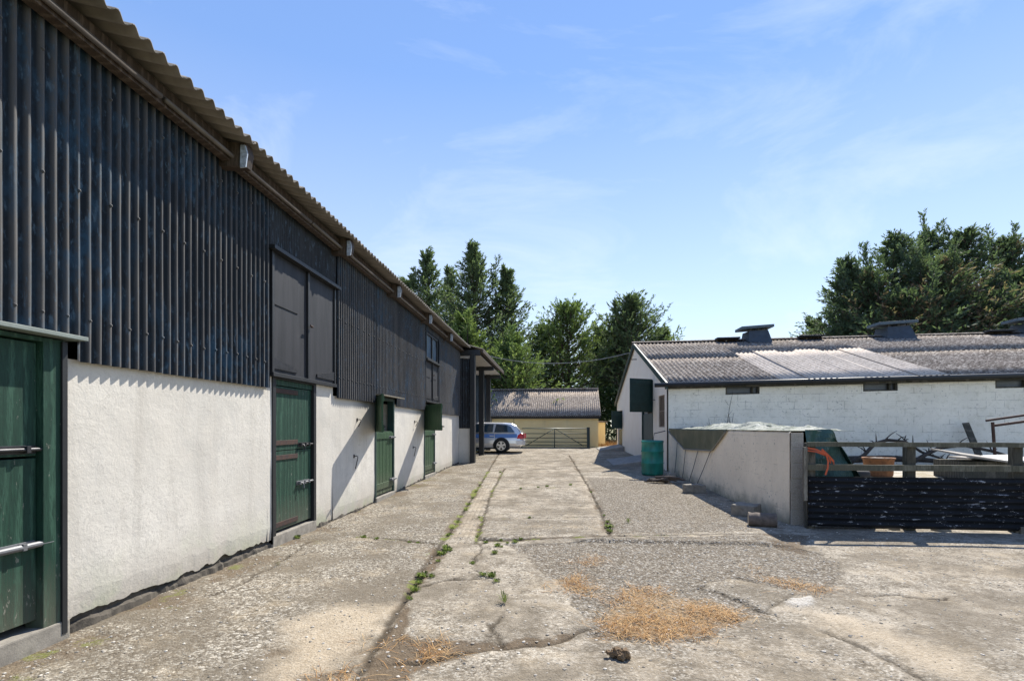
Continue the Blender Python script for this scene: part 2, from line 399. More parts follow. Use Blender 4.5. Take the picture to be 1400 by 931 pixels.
    M['leaf_hedge'] = leaf('hedge_foliage', (.03, .06, .026), (.13, .19, .06))
    M['weed'] = leaf('weed_leaf', (.085, .13, .025), (.25, .32, .07))
    m = Mat('dry_grass_blade'); t = m.attr('tone')
    c = m.ramp(t, [(0, (.17, .08, .03)), (.5, (.40, .215, .075)), (1, (.60, .41, .20))])
    M['straw'] = m.set(c, .85, spec=.2)
    m = Mat('pebble'); t = m.attr('tone')
    c = m.ramp(t, [(0, (.15, .13, .105)), (.5, (.30, .27, .225)), (1, (.60, .56, .49))])
    M['pebble'] = m.set(c, .9, normal=m.bump(m.noise(90, 3), .4, .004))
mats()
# ------------------------------------------------------------------ ground
def vnoise(x, y, seed=0):
    r = np.random.RandomState(seed); T = r.rand(256, 256)
    xi = np.floor(x).astype(int); yi = np.floor(y).astype(int); fx = x-xi; fy = y-yi
    fx = fx*fx*(3-2*fx); fy = fy*fy*(3-2*fy)
    g = lambda a, b: T[a % 256, b % 256]
    return (g(xi, yi)*(1-fx)+g(xi+1, yi)*fx)*(1-fy)+(g(xi, yi+1)*(1-fx)+g(xi+1, yi+1)*fx)*fy
def fbm(x, y, sc, seed=0, oc=4):
    s = 0; a = .5; t = 0
    for i in range(oc):
        s = s+a*vnoise(x*sc+31*i, y*sc+17*i, seed+i); t += a; a *= .55; sc *= 2.03
    return s/t
def sd_poly(X, Y, P):                       # signed distance, negative inside
    d = np.full(X.shape, 1e9); ins = np.zeros(X.shape, bool); n = len(P)
    for i in range(n):
        ax, ay = P[i]; bx, by = P[(i+1) % n]
        ex, ey = bx-ax, by-ay; t = np.clip(((X-ax)*ex+(Y-ay)*ey)/(ex*ex+ey*ey+1e-12), 0, 1)
        d = np.minimum(d, np.hypot(X-ax-t*ex, Y-ay-t*ey))
        c = (ay > Y) != (by > Y)
        ins ^= c & (X < (bx-ax)*(Y-ay)/((by-ay) if by != ay else 1e-9)+ax)
    return np.where(ins, -d, d)
def d_line(X, Y, P):
    d = np.full(X.shape, 1e9)
    for (ax, ay), (bx, by) in zip(P[:-1], P[1:]):
        ex, ey = bx-ax, by-ay; t = np.clip(((X-ax)*ex+(Y-ay)*ey)/(ex*ex+ey*ey+1e-12), 0, 1)
        d = np.minimum(d, np.hypot(X-ax-t*ex, Y-ay-t*ey))
    return d
pl = lambda *q: [gpt(*p) for p in q]
JOINT_L = pl((470, 960), (503, 897), (553, 818), (575, 779), (614, 729), (643, 684), (670, 640), (684, 617))
JOINT_R = pl((650, 743), (658, 716), (671, 675), (690, 640))
JOINT_E = pl((833, 735), (822, 700), (804, 664), (789, 640), (778, 622))
CROSS = [pl((655, 738), (740, 738), (833, 735)), pl((833, 735), (930, 733), (1044, 730)), pl((489, 733), (540, 737), (598, 743)),
         pl((700, 669), (745, 667), (800, 663)), pl((690, 710), (760, 708), (822, 706)), pl((560, 664), (610, 662), (652, 660)), pl((676, 642), (735, 641), (788, 640))]
CRACKS = [pl((507, 904), (550, 898), (600, 897), (671, 886), (736, 879), (780, 866), (800, 858)), pl((575, 800), (620, 793), (672, 790)),
          pl((655, 742), (648, 775), (652, 790), (672, 796)), pl((672, 850), (684, 868), (690, 884)), pl((1054, 838), (1105, 852), (1149, 872), (1204, 895), (1255, 923), (1275, 950)),
          pl((956, 801), (985, 808), (1020, 826), (1054, 838), (1085, 812), (1050, 800), (1010, 788)), pl((700, 815), (680, 850), (672, 868)),
          pl((1110, 800), (1180, 812), (1300, 820)), pl((420, 640+100), (330, 800), (240, 830))]
GRAVEL = [pl((700, 745), (833, 738), (1044, 733), (1130, 760), (1150, 800), (1080, 806), (1000, 790), (960, 800), (1050, 838), (1005, 850), (975, 872), (900, 882), (800, 868), (805, 850), (770, 800), (730, 775)),
          pl((833, 733), (806, 664), (800, 652), (905, 655), (1000, 700), (1040, 728))]
GRAVEL_W = [1., .55]
STRAW = [(pl((805, 832), (850, 805), (905, 806), (985, 820), (1012, 838), (985, 866), (900, 880), (838, 874)), 1.), (pl((750, 788), (790, 783), (822, 800), (800, 812), (762, 806)), .85),
         (pl((785, 770), (830, 758), (836, 766), (795, 775)), .8), (pl((1030, 778), (1090, 792), (1135, 808), (1128, 818), (1085, 812), (1042, 792)), .75), (pl((560, 890), (600, 884), (602, 892), (552, 902)), .9),
         (pl((515, 870), (550, 865), (556, 880), (520, 884)), .6), (pl((450, 922), (482, 918), (486, 931), (448, 936)), .9), (pl((1095, 805), (1140, 806), (1140, 815), (1100, 815)), .7)]
DUST = [(pl((400, 850), (470, 828), (548, 825), (520, 872), (505, 895), (470, 905), (430, 940), (360, 945)), .9), (pl((1090, 835), (1140, 836), (1230, 868), (1330, 905), (1360, 940), (1290, 925), (1200, 885), (1120, 858)), .85),
        (pl((780, 880), (900, 890), (1060, 850), (1180, 895), (1230, 940), (740, 945)), .3), (pl((612, 735), (650, 735), (668, 668), (655, 665)), .45), (pl((815, 735), (835, 735), (800, 650), (786, 650)), .45),
        (pl((1150, 770), (1400, 770), (1400, 800), (1160, 790)), .3)]
SOIL = [(pl((505, 905), (553, 822), (562, 830), (548, 870), (600, 880), (690, 872), (735, 868), (785, 862), (780, 872), (690, 888), (600, 899), (560, 915), (540, 945), (480, 950)), .95),
        (pl((550, 818), (590, 752), (612, 748), (600, 768), (566, 812)), .75), (pl((400, 925), (500, 902), (495, 915), (440, 935)), .6), (pl((350, 885), (395, 880), (390, 895), (345, 900)), .6),
        (pl((1040, 728), (1110, 730), (1100, 755), (1060, 748)), .6), (pl((790, 866), (850, 862), (860, 874), (810, 876)), .5)]
WHITE = [(pl((1090, 818), (1108, 816), (1114, 824), (1102, 832), (1088, 828)), 1.)]
DARKSLAB = [(pl((660, 737), (690, 736), (832, 733), (824, 708), (690, 710), (668, 712)), .45), (pl((800, 868), (900, 882), (985, 876), (1030, 842), (1060, 840), (1180, 890), (1230, 945), (780, 945)), .35), (pl((956, 801), (1010, 788), (1085, 812), (1054, 838)), .55)]

def make_yard():
    xs = np.concatenate([np.arange(-3.75, 5.2, .025), np.arange(5.2, 9.5, .06)])
    ys = [1.3]
    while ys[-1] < 36: ys.append(ys[-1]+max(.022, .0042*ys[-1]))
    ys = np.array(ys); X, Y = np.meshgrid(xs, ys)
    w = .09*(fbm(X, Y, 2.2, 5)-.5)*2; w2 = .05*(fbm(X, Y, 6, 9)-.5)*2
    Xw, Yw = X+w, Y+.09*(fbm(X, Y, 2.2, 25)-.5)*2+w2
    soft = lambda P, s: 1-sstep(-s, s, sd_poly(Xw, Yw, P)+w2*2)
    Z = gz(Y)+.030*(fbm(X, Y, .6, 3)-.5)+.008*(fbm(X, Y, 3, 4)-.5)
    grav = np.zeros_like(X); straw = grav.copy(); dust = grav.copy(); soil = grav.copy(); crack = grav.copy(); moss = grav.copy(); tone = grav.copy(); white = grav.copy()
    for P, k in zip(GRAVEL, GRAVEL_W): grav = np.maximum(grav, k*soft(P, .10))
    rag = .34*(fbm(X, Y, 2.6, 301)-.5)+.22*(fbm(X, Y, 9, 311)-.5)
    for P, k in STRAW: straw = np.maximum(straw, k*(1-sstep(-.22, .16, sd_poly(Xw, Yw, P)+rag)))
    for P, k in DUST: dust = np.maximum(dust, k*soft(P, .28))
    for P, k in SOIL: soil = np.maximum(soil, k*soft(P, .09))
    for P, k in WHITE: white = np.maximum(white, k*soft(P, .03))
    for P, k in DARKSLAB: tone = np.maximum(tone, k*soft(P, .04))
    # left apron slab darker and pitted, joints and cracks
    jl = np.interp(Y, [p[1] for p in JOINT_L], [p[0] for p in JOINT_L]); jr = np.interp(Y, [p[1] for p in JOINT_R], [p[0] for p in JOINT_R])
    apron = sstep(.02, -.02, X-jl); tone = np.maximum(tone, .85*apron*(1-.7*dust)*(.6+.8*fbm(X, Y, .7, 88)))
    jx = lambda P, wd: 1-sstep(wd*.4, wd, d_line(X+w2*.5, Y+w2*.5, P))
    for P in (JOINT_L, JOINT_R, JOINT_E): crack = np.maximum(crack, jx(P, .036)*(.75+.35*fbm(X, Y, 1.1, 8)))
    for P in CROSS: crack = np.maximum(crack, .95*jx(P, .032))
    for P in CRACKS:
        dl = d_line(Xw+w2*.6, Yw+w2*.6, P); crack = np.maximum(crack, (1-sstep(.006, .03, dl))*sstep(.3, .6, fbm(X, Y, 1.6, 12)+.1))
    dJ = np.minimum(d_line(Xw, Yw, JOINT_L), np.minimum(d_line(Xw, Yw, JOINT_R)+.03, np.min([d_line(Xw, Yw, P) for P in CROSS], axis=0)+.04))
    moss = (1-sstep(.02, .10, dJ))*sstep(.40, .54, fbm(X, Y, 1.3, 41))*sstep(22, 12, Y)*sstep(gpt(545, 832)[1], gpt(575, 785)[1], Y+.5*(fbm(X, Y, 4, 47)-.5))*sstep(.36, .52, fbm(X, Y, 9, 49))
    # rubbish and moss along the foot of the barn wall
    foot = sstep(-2.6, -3.35, X)*sstep(.42, .62, fbm(X, Y, 2.1, 51)); moss = np.maximum(moss, .5*foot*sstep(.45, .7, fbm(X, Y, 5, 61))); soil = np.maximum(soil, .55*foot); soil = np.maximum(soil, .6*(1-sstep(.03, .16, np.minimum(dJ, d_line(Xw, Yw, JOINT_E))))*sstep(.42, .6, fbm(X, Y, 1.7, 45)))
    rib = sstep(jl+.03, jl+.06, X)*sstep(jr-.03, jr-.06, X)*sstep(gpt(640, 748)[1], gpt(640, 742)[1], Y)*sstep(22, 14, Y)
    Z += rib*.006*np.sin(2*np.pi*(X-jl)/.075)
    Z -= .016*grav*(Y < gpt(700, 738)[1])+.014*crack+.018*soil
    Z += .012*grav*(fbm(X, Y, 14, 71)-.5)*2*.6+.02*straw*(fbm(X, Y, 9, 77)-.4)+.02*white
    # broken slab edge: the middle slabs stand a finger above the loose ground in front
    step = sstep(gpt(740, 739.5)[1]-.015, gpt(740, 738)[1]+.015, Y+.02*(fbm(X, Y, 5, 81)-.5))*sstep(jr, jr+.05, X)
    Z += .022*step*sstep(8.6, 8.3, Y)*sstep(gpt(1044, 731)[0]+.1, gpt(1044, 731)[0]-.2, X)
    nx, ny = len(xs), len(ys)
    co = np.stack([X, Y, Z], -1).reshape(-1, 3).astype(np.float32)
    me = bpy.data.meshes.new('concrete_yard'); me.vertices.add(nx*ny); me.vertices.foreach_set('co', co.ravel())
    i = np.arange(nx*ny).reshape(ny, nx); q = np.stack([i[:-1, :-1], i[:-1, 1:], i[1:, 1:], i[1:, :-1]], -1).reshape(-1, 4).astype(np.int32)
    me.loops.add(q.size); me.loops.foreach_set('vertex_index', q.ravel()); me.polygons.add(len(q)); me.polygons.foreach_set('loop_start', np.arange(len(q), dtype=np.int32)*4)
    me.update(calc_edges=True); me.shade_smooth()
    for nm, ch in (('wear_a', (grav, dust, soil, straw)), ('wear_b', (crack, moss, tone, white))):
        a = me.color_attributes.new(nm, 'FLOAT_COLOR', 'POINT'); a.data.foreach_set('color', np.stack(ch, -1).reshape(-1, 4).astype(np.float32).ravel())
    # material
    m = Mat('worn_concrete')
    A = m.n('ShaderNodeAttribute', attribute_name='wear_a'); B = m.n('ShaderNodeAttribute', attribute_name='wear_b')
    a = m.n('ShaderNodeSeparateColor'); m.put(a.inputs[0], A.outputs['Color']); b = m.n('ShaderNodeSeparateColor'); m.put(b.inputs[0], B.outputs['Color'])
    gr, du, so, stw = a.outputs[0], a.outputs[1], a.outputs[2], A.outputs['Alpha']; ck, ms, tn, wh = b.outputs[0], b.outputs[1], b.outputs[2], B.outputs['Alpha']
    big = m.noise(.55, 5, .6); med = m.noise(4.5, 6, .68); fine = m.noise(38, 5, .75); agg = m.voro(62, 'Color'); aggd = m.voro(62, 'Distance'); pit = m.noise(85, 3, .7)
    c = m.mix(m.ramp(big, [(.3, 0), (.7, 1)]), (.285, .245, .19), (.44, .39, .315))
    c = m.mix(m.ramp(med, [(.38, .85), (.56, 0)]), c, (.15, .125, .092))
    c = m.mix(m.math('MULTIPLY', tn, .85), c, (.118, .099, .074))
    sp = m.sep(agg)[0]
    rgh = m.math('MULTIPLY', m.math('ADD', m.ramp(m.noise(.9, 5, .65, m.map(loc=(5, 5, 0))), [(.40, .25), (.60, .9)]), m.math('MULTIPLY', tn, .5)), m.math('SUBTRACT', 1., m.math('MULTIPLY', du, .7)), True)
    c = m.mix(m.math('MULTIPLY', rgh, m.ramp(sp, [(.0, .85), (.3, .25), (.6, .2), (1, .85)])), c, m.ramp(sp, [(0, (.075, .065, .052)), (.5, (.22, .20, .17)), (1, (.60, .57, .50))]))
    sp2 = m.noise(13, 6, .82); sp3 = m.noise(21, 5, .8, m.map(loc=(2, 8, 0)))
    c = m.mix(m.math('MULTIPLY', rgh, m.ramp(sp2, [(.37, .95), (.50, 0)])), c, (.075, .06, .043))
    c = m.mix(m.math('MULTIPLY', rgh, m.ramp(sp3, [(.54, 0), (.64, .85)])), c, (.60, .55, .46))
    c = m.mix(m.ramp(fine, [(.32, .7), (.46, 0)]), c, (.09, .08, .065))
    c = m.mix(m.ramp(fine, [(.58, 0), (.72, .6)]), c, (.5, .465, .40))
    c = m.mix(m.math('MULTIPLY', m.ramp(m.noise(2.1, 6, .7, m.map(loc=(7, 3, 0))), [(.52, 0), (.66, .4)]), 1), c, (.37, .30, .205))
    c = m.mix(m.ramp(m.noise(1.1, 7, .72, m.map(loc=(1, 13, 0))), [(.42, .72), (.54, 0)]), c, (.15, .128, .098))
    # loose aggregate
    gw = m.n('ShaderNodeVectorMath', operation='ADD'); m.put(gw.inputs[0], m.co); m.put(gw.inputs[1], m.comb(m.math('MULTIPLY', med, .08), m.math('MULTIPLY', sp2, .06)))
    g1 = m.voro(41, 'Color', gw.outputs[0]); g1d = m.voro(41, 'Distance', gw.outputs[0]); gs = m.sep(g1)[1]
    gc = m.ramp(gs, [(0, (.11, .085, .06)), (.35, (.25, .21, .16)), (.7, (.38, .34, .28)), (1, (.64, .61, .55))])
    gc = m.mix(m.ramp(g1d, [(.25, 0), (.6, .75)]), gc, (.11, .095, .075))
    gm = m.ramp(m.math('ADD', m.math('MULTIPLY', gr, 1.2), m.math('MULTIPLY', m.math('SUBTRACT', med, .5), 1.2)), [(.3, 0), (.62, 1)])
    gc = m.mix(m.ramp(sp2, [(.36, .7), (.52, 0)]), gc, (.10, .08, .055)); gc = m.mix(m.ramp(sp3, [(.55, 0), (.66, .7)]), gc, (.60, .56, .49))
    c = m.mix(m.math('MULTIPLY', gm, .8), c, gc)
    dm = m.ramp(m.math('ADD', du, m.math('MULTIPLY', m.math('SUBTRACT', med, .5), .9)), [(.18, 0), (.8, .72)])
    c = m.mix(dm, c, m.mix(m.ramp(fine, [(.35, 0), (.65, 1)]), (.33, .265, .185), (.50, .43, .33)))
    sm = m.ramp(m.math('ADD', so, m.math('MULTIPLY', m.math('SUBTRACT', fine, .5), .8)), [(.3, 0), (.65, .9)])
    c = m.mix(sm, c, m.mix(fine, (.06, .045, .03), (.19, .145, .10)))
    st = m.ramp(m.math('ADD', stw, m.math('MULTIPLY', m.math('SUBTRACT', sp2, .5), 2.2)), [(.55, 0), (.95, .45)])
    c = m.mix(st, c, m.mix(fine, (.22, .13, .06), (.50, .34, .17)))
    c = m.mix(m.math('MULTIPLY', ck, .85), c, (.055, .045, .033))
    mm = m.ramp(m.math('ADD', ms, m.math('MULTIPLY', m.math('SUBTRACT', fine, .5), 1.2)), [(.35, 0), (.6, .8)])
    c = m.mix(mm, c, m.mix(fine, (.085, .11, .025), (.21, .23, .06)))
    c = m.mix(m.math('MULTIPLY', wh, m.ramp(fine, [(.36, .2), (.52, .75)])), c, (.50, .48, .44))
    h = m.math('ADD', m.math('MULTIPLY', fine, .8), m.math('MULTIPLY', aggd, -.5))
    h = m.math('ADD', h, m.math('MULTIPLY', m.math('MULTIPLY', g1d, -2.2), gm)); h = m.math('ADD', h, m.math('MULTIPLY', med, .8)); h = m.math('ADD', h, m.math('MULTIPLY', pit, .35))
    m.set(c, .97, normal=m.bump(h, .75, .014), spec=.04)
    o = finish('concrete_yard', me, m.m); tag(o, kind='structure')
    # loose stones and dry grass as real geometry
    rg = np.random.RandomState(4)
    def scatter(n, F, lo, hi):
        p = rg.rand(n, 2)*(np.array(hi)-lo)+lo
        ix = np.clip(np.searchsorted(xs, p[:, 0]), 1, nx-1); iy = np.clip(np.searchsorted(ys, p[:, 1]), 1, ny-1)
        keep = rg.rand(n) < F[iy, ix]
        return np.c_[p, Z[iy, ix]][keep]
    ico = bmesh.new(); bmesh.ops.create_icosphere(ico, subdivisions=1, radius=1); iv = np.array([v.co[:] for v in ico.verts]); fi = np.array([[v.index for v in f.verts] for f in ico.faces]); ico.free()
    P = np.concatenate([scatter(30000, np.clip(grav, 0, 1)**1.3*.30*(1-straw*.5), (-1, 4), (5.2, 9.2)), scatter(120000, .09+.07*tone+.15*soil, (-3.4, 2.0), (5.2, 11))])
    n = len(P); s = (.003+.011*rg.rand(n)**4.5)
    sc = s[:, None]*(.7+.6*rg.rand(n, 3))*np.array([1, 1, .6]); an = rg.rand(n)*6.28
    V = iv[None]*(1+.35*(rg.rand(n, 12, 1)-.5))*sc[:, None]; ca, sa = np.cos(an)[:, None], np.sin(an)[:, None]
    V = np.stack([V[..., 0]*ca-V[..., 1]*sa, V[..., 0]*sa+V[..., 1]*ca, V[..., 2]], -1)+P[:, None]+np.array([0, 0, .001])
    T = V[:, fi].reshape(-1, 3)
    tag(quads('loose_stones', T, M['pebble'], tone=np.repeat(.15+.85*rg.rand(n), len(fi)), nper=3), 'loose pale and dark stones scattered over the broken concrete', 'gravel', kind='stuff')
    def blades(P, L, up, wd):
        n = len(P); a = rg.rand(n)*6.28; l = L*(.4+.9*rg.rand(n)); el = up*rg.rand(n)
        d = np.c_[np.cos(a)*np.cos(el), np.sin(a)*np.cos(el), np.sin(el)]; sd = np.c_[-np.sin(a), np.cos(a), np.zeros(n)]*wd
        p0 = P; p1 = P+d*l[:, None]*.5+np.array([0, 0, .008]); bend = np.c_[rg.randn(n, 2)*.2*l[:, None], -.5*l*np.sin(el)]
        p2 = P+d*l[:, None]+bend; p2[:, 2] = np.maximum(p2[:, 2], P[:, 2]+.002)
        return np.concatenate([np.stack([p0-sd, p0+sd, p1+sd, p1-sd], 1), np.stack([p1-sd, p1+sd, p2+sd*.3, p2-sd*.3], 1)]).reshape(-1, 3)
    dens = np.clip(straw*1.25-.02, 0, 1)*sstep(.36, .60, fbm(X, Y, 3.2, 91))
    P = scatter(200000, dens*.40, (-2.5, 2.5), (4.5, 7.5)); V = blades(P, .15, .45, .0014)
    tag(quads('dry_grass', V, M['straw'], tone=np.tile(rg.rand(len(P)), 2)), 'flattened orange dry grass in patches on the broken yard', 'dry grass', kind='stuff')
    zat = lambda x, y: float(Z[min(ny-1, np.searchsorted(ys, y)), min(nx-1, np.searchsorted(xs, x))])
    return zat
zat = make_yard()

# outer ground: one sheet out to the horizon
def make_field():
    xs = np.concatenate([[-3000, -800, -200, -80, -40], np.arange(-24, 30, 2.), [40, 80, 200, 800, 3000]]); ys = np.concatenate([[-3000, -400, -60, -20], np.arange(-10, 60, 2.), [80, 150, 400, 1200, 4000]])
    X, Y = np.meshgrid(xs, ys); Z = gz(Y)-.07; nx, ny = len(xs), len(ys)
    i = np.arange(nx*ny).reshape(ny, nx); q = np.stack([i[:-1, :-1], i[:-1, 1:], i[1:, 1:], i[1:, :-1]], -1).reshape(-1, 4)
    me = bpy.data.meshes.new('field'); me.from_pydata(np.stack([X, Y, Z], -1).reshape(-1, 3).tolist(), [], q.tolist())
    m = Mat('grass_field'); f = m.noise(1.2, 6, .7); c = m.mix(m.ramp(f, [(.35, 0), (.65, 1)]), (.07, .085, .03), (.22, .19, .08))
    m.set(c, .95, normal=m.bump(m.noise(25, 4), .6, .03))
    tag(finish('field', me, m.m), kind='structure')
make_field()
def make_enclosure():
    xs = np.concatenate([np.arange(3.78, 9, .08), np.arange(9, 22, .3)]); ys = np.arange(8.15, 18.5, .08); X, Y = np.meshgrid(xs, ys)
    Z = .012+.40*sstep(8.3, 12.4, Y)+.05*(fbm(X, Y, 1.3, 7)-.5)*sstep(8.15, 9, Y); nx, ny = len(xs), len(ys)
    i = np.arange(nx*ny).reshape(ny, nx); q = np.stack([i[:-1, :-1], i[:-1, 1:], i[1:, 1:], i[1:, :-1]], -1).reshape(-1, 4)
    me = bpy.data.meshes.new('enclosure_ground'); me.from_pydata(np.stack([X, Y, Z], -1).reshape(-1, 3).tolist(), [], q.tolist()); me.shade_smooth()
    m = Mat('dusty_enclosure_ground'); f = m.noise(2.2, 6, .7); f2 = m.noise(30, 4, .7)
    c = m.mix(m.ramp(f, [(.38, 0), (.62, 1)]), (.26, .21, .12), (.46, .43, .37)); c = m.mix(m.ramp(f2, [(.55, 0), (.7, .6)]), c, (.13, .11, .08))
    m.set(c, .95, normal=m.bump(f2, .7, .02)); tag(finish('enclosure_ground', me, m.m), kind='structure')
make_enclosure()
ench = lambda y: .012+.40*float(sstep(8.3, 12.4, y))
# ------------------------------------------------------------------ the black barn on the left
W = -3.5
YEND = 19.35
barn = thing('barn', (W, 8, 0), 'long barn with black corrugated cladding above white rendered walls and green stable doors', 'barn')
D1, D2, D3, D4 = (2.15, 3.50), (6.30, 7.50), (10.08, 11.32), (14.02, 15.30)
def wavy(y, seed): return mnoise.noise(Vector((y*2.3, seed, 0)))*.035+mnoise.noise(Vector((y*7, seed, 2)))*.026+mnoise.noise(Vector((y*19, seed, 2)))*.012
def render_wall():
    mb = MB(); pb = MB()
    segs = [(-4, D1[0], 1.99), (D1[1], D2[0], 1.99), (D2[1], 8.12, 2.2), (8.12, D3[0], 1.99), (D3[1], D4[0], 1.99), (D4[1], YEND, 1.93)]
    for y0, y1, top in segs:
        if y1-.01 <= D2[0]+.01 and y0 > 3: pieces = [(y0, 6.20, 1.99), (6.20, y1, 2.12)]
        else: pieces = [(y0, y1, top)]
        for a, b, tp in pieces:
            n = max(2, int((b-a)/.03)); ys = [a+(b-a)*i/n for i in range(n+1)]
            lo = []
            for y in ys:
                k = .10 if 3.3 < y < 6.6 else .02
                lo.append(float(gz(y))+k+wavy(y, 3)*(1.35 if 3.3 < y < 6.6 else .35)+(0.02 if y < 3 else 0))
            rows = 12
            base = len(mb.v)
            for j in range(rows+1):
                for y, l in zip(ys, lo):
                    z = l+(tp-l)*j/rows
                    bul = .010*mnoise.noise(Vector((y*.8, z*1.1, 1)))+.004*mnoise.noise(Vector((y*4, z*4, 1)))
                    mb.v.append((W+bul+(-.012 if j == 0 else 0), y, z))
            for j in range(rows):
                for i in range(n):
                    q = base+j*(n+1)+i; mb.f.append((q, q+1, q+n+2, q+n+1))
            # jamb returns
            for y in (a, b):
                l = lo[0] if y == a else lo[-1]
                mb.add([(W, y, l), (W-.25, y, l), (W-.25, y, tp), (W, y, tp)], [(0, 1, 2, 3)])
        n = max(2, int((y1-y0)/.025))                 # broken concrete footing below the render
        prof = [(y0+(y1-y0)*i/n) for i in range(n+1)]; b0 = len(pb.v)
        for y in prof:
            g = float(gz(y)); o = W-.045+.045*mnoise.noise(Vector((y*3, 8, 0)))+.02*mnoise.noise(Vector((y*14, 8, 0)))
            pb.v += [(o+.045, y, g-.1), (o+.03, y, g+.035+.05*mnoise.noise(Vector((y*5, 4, 0)))+.02*mnoise.noise(Vector((y*17, 4, 0)))), (o, y, g+.06), (o-.005, y, g+.25)]
        for i in range(n):
            for k in range(3):
                q = b0+i*4+k; pb.f.append((q, q+4, q+5, q+1))
    mb.build('rendered_wall', M['render'], barn, smooth=False)
    pb.build('footing', m_plain('cracked_footing_concrete', (.11, .095, .075), .95, var=.6, scale=11, bump=.8), barn)
render_wall()
def cladding():
    mb = MB(); P = .0915; A = .0135; X = W+.045
    segs = [(-4, D1[0]-.02, 1.97, 4.42), (D1[0]-.02, D1[1]+.06, 2.16, 4.42), (D1[1]+.06, 6.19, 1.97, 4.42), (8.16, D3[0]-.06, 1.96, 4.42), (D3[0]-.06, D3[1]+.05, 2.13, 4.42),
            (D3[1]+.05, 13.98, 1.94, 4.42), (14.0, 15.66, 4.1, 4.42), (15.68, YEND, 1.89, 4.42)]
    for k, (a, b, z0, z1) in enumerate(segs):
        y = a
        while y < b-.01:                              # sheets of about 0.8 m with slightly different seating
            e = min(b, y+P*9); dz = .012*mnoise.noise(Vector((y*5, k, 0)))
            mb.corr((X+.003*math.sin(y*7), y, z0+dz), (0, 1, 0), (0, 0, 1), (1, 0, 0), e-y+.001, z1-z0, P, A, 8, y % P, jit=.006)
            y = e
    for yy in np.arange(0, YEND, P):                  # fixing bolts on the ridges
        i = round(yy/P)
        for zz, md in ((2.28, 2), (3.22, 3), (4.05, 3)):
            if i % md or (D2[0]-.15 < yy < 8.2) or (13.9 < yy < 15.7): continue
            q = (X+A+.002, yy, zz+.02*mnoise.noise(Vector((yy*9, zz, 0))))
            mb.lathe([(.0, .012), (.009, .008), (.013, 0)], (0, 0, 0), 7)
            for j in range(len(mb.v)-21, len(mb.v)):
                v = mb.v[j]; mb.v[j] = (q[0]+v[2], q[1]+v[0], q[2]+v[1])
    o = mb.build('corrugated_cladding', M['iron_ridge'], barn, smooth=True, recalc=False)
    fl = MB().corr((W+.03, 6.19, 3.72), (0, 1, 0), (0, 0, 1), (1, 0, 0), 1.97, .7, .0457, .005, 6, 0, jit=.008)
    fl.build('flat_panel', M['iron'], barn, smooth=True, recalc=False)
cladding()
def loft(y0, y1, z0, z1, glazed=False):
    f = MB(); X = W+.02
    f.box(X-.1, X+.035, y0, y0+.05, z0, z1); f.box(X-.1, X+.035, y1-.05, y1, z0, z1); f.box(X-.1, X+.10, y0-.06, y1+.04, z1, z1+.05); f.box(X-.1, X+.05, y0, y1, z0-.05, z0)
    fr = f.build('loft_door', M['black'], barn, bevel=.004)
    mid = (y0+y1)/2
    for a, b in ((y0+.052, mid-.02), (mid+.02, y1-.052)):
        l = MB(); l.box(X-.03, X+.012, a, b, z0+.003, z1-.003)
        if not glazed and a > mid: pass
        else: l.box(X+.012, X+.022, a+.02, b-.25, (z0+z1)/2+.1, z1-.2)
        l.build('leaf', M['board'], fr, bevel=.003)
    c = MB(); c.box(X, X+.045, mid-.022, mid+.022, z0+.003, z1-.003); c.build('meeting_strip', M['black'], fr, bevel=.004)
    for yy, sg in ((y0+.03, 1), (y1-.03, -1)):
        s = MB(); s.prism([(X+.013, yy, z0+.05), (X+.013, yy, z0+.19), (X+.013, yy+sg*.62, z0+.10), (X+.013, yy+sg*.62, z0+.05)], (.014, 0, 0))
        s.build('strap_hinge', M['steel_dark'] if not glazed else M['black'], fr)
    k = MB(); k.tube([(X+.04, mid+.06, z0+.74), (X+.075, mid+.06, z0+.74), (X+.08, mid-.03, z0+.745)], .012); k.build('catch', M['rust'], fr)
loft(6.22, 8.12, 2.17, 3.67)
loft(14.03, 15.62, 2.22, 3.30, True)
def loft_window():
    X = W+.02; f = MB(); y0, y1, z0, z1 = 14.1, 15.5, 3.36, 4.08
    for b in ((y0, y1, z0, z0+.05), (y0, y1, z1-.05, z1), (y0, y0+.05, z0+.05, z1-.05), (y1-.05, y1, z0+.05, z1-.05), ((y0+y1)/2-.03, (y0+y1)/2+.03, z0+.05, z1-.05)): f.box(X-.06, X+.03, *b)
    fr = f.build('loft_window', M['black'], barn); g = MB(); g.box(X-.02, X-.012, y0+.04, y1-.04, z0+.04, z1-.04)
    g.build('pane', m_plain('dusty_blue_glass', (.16, .23, .32), .2, var=.5, scale=3), fr)
    b = MB(); b.box(X-.08, X+.0, 14.0, 15.64, 3.345, 3.36); b.box(X-.08, X-.065, 14.0, 15.64, 3.36, 4.1); b.build('backing', M['black'], fr)
loft_window()
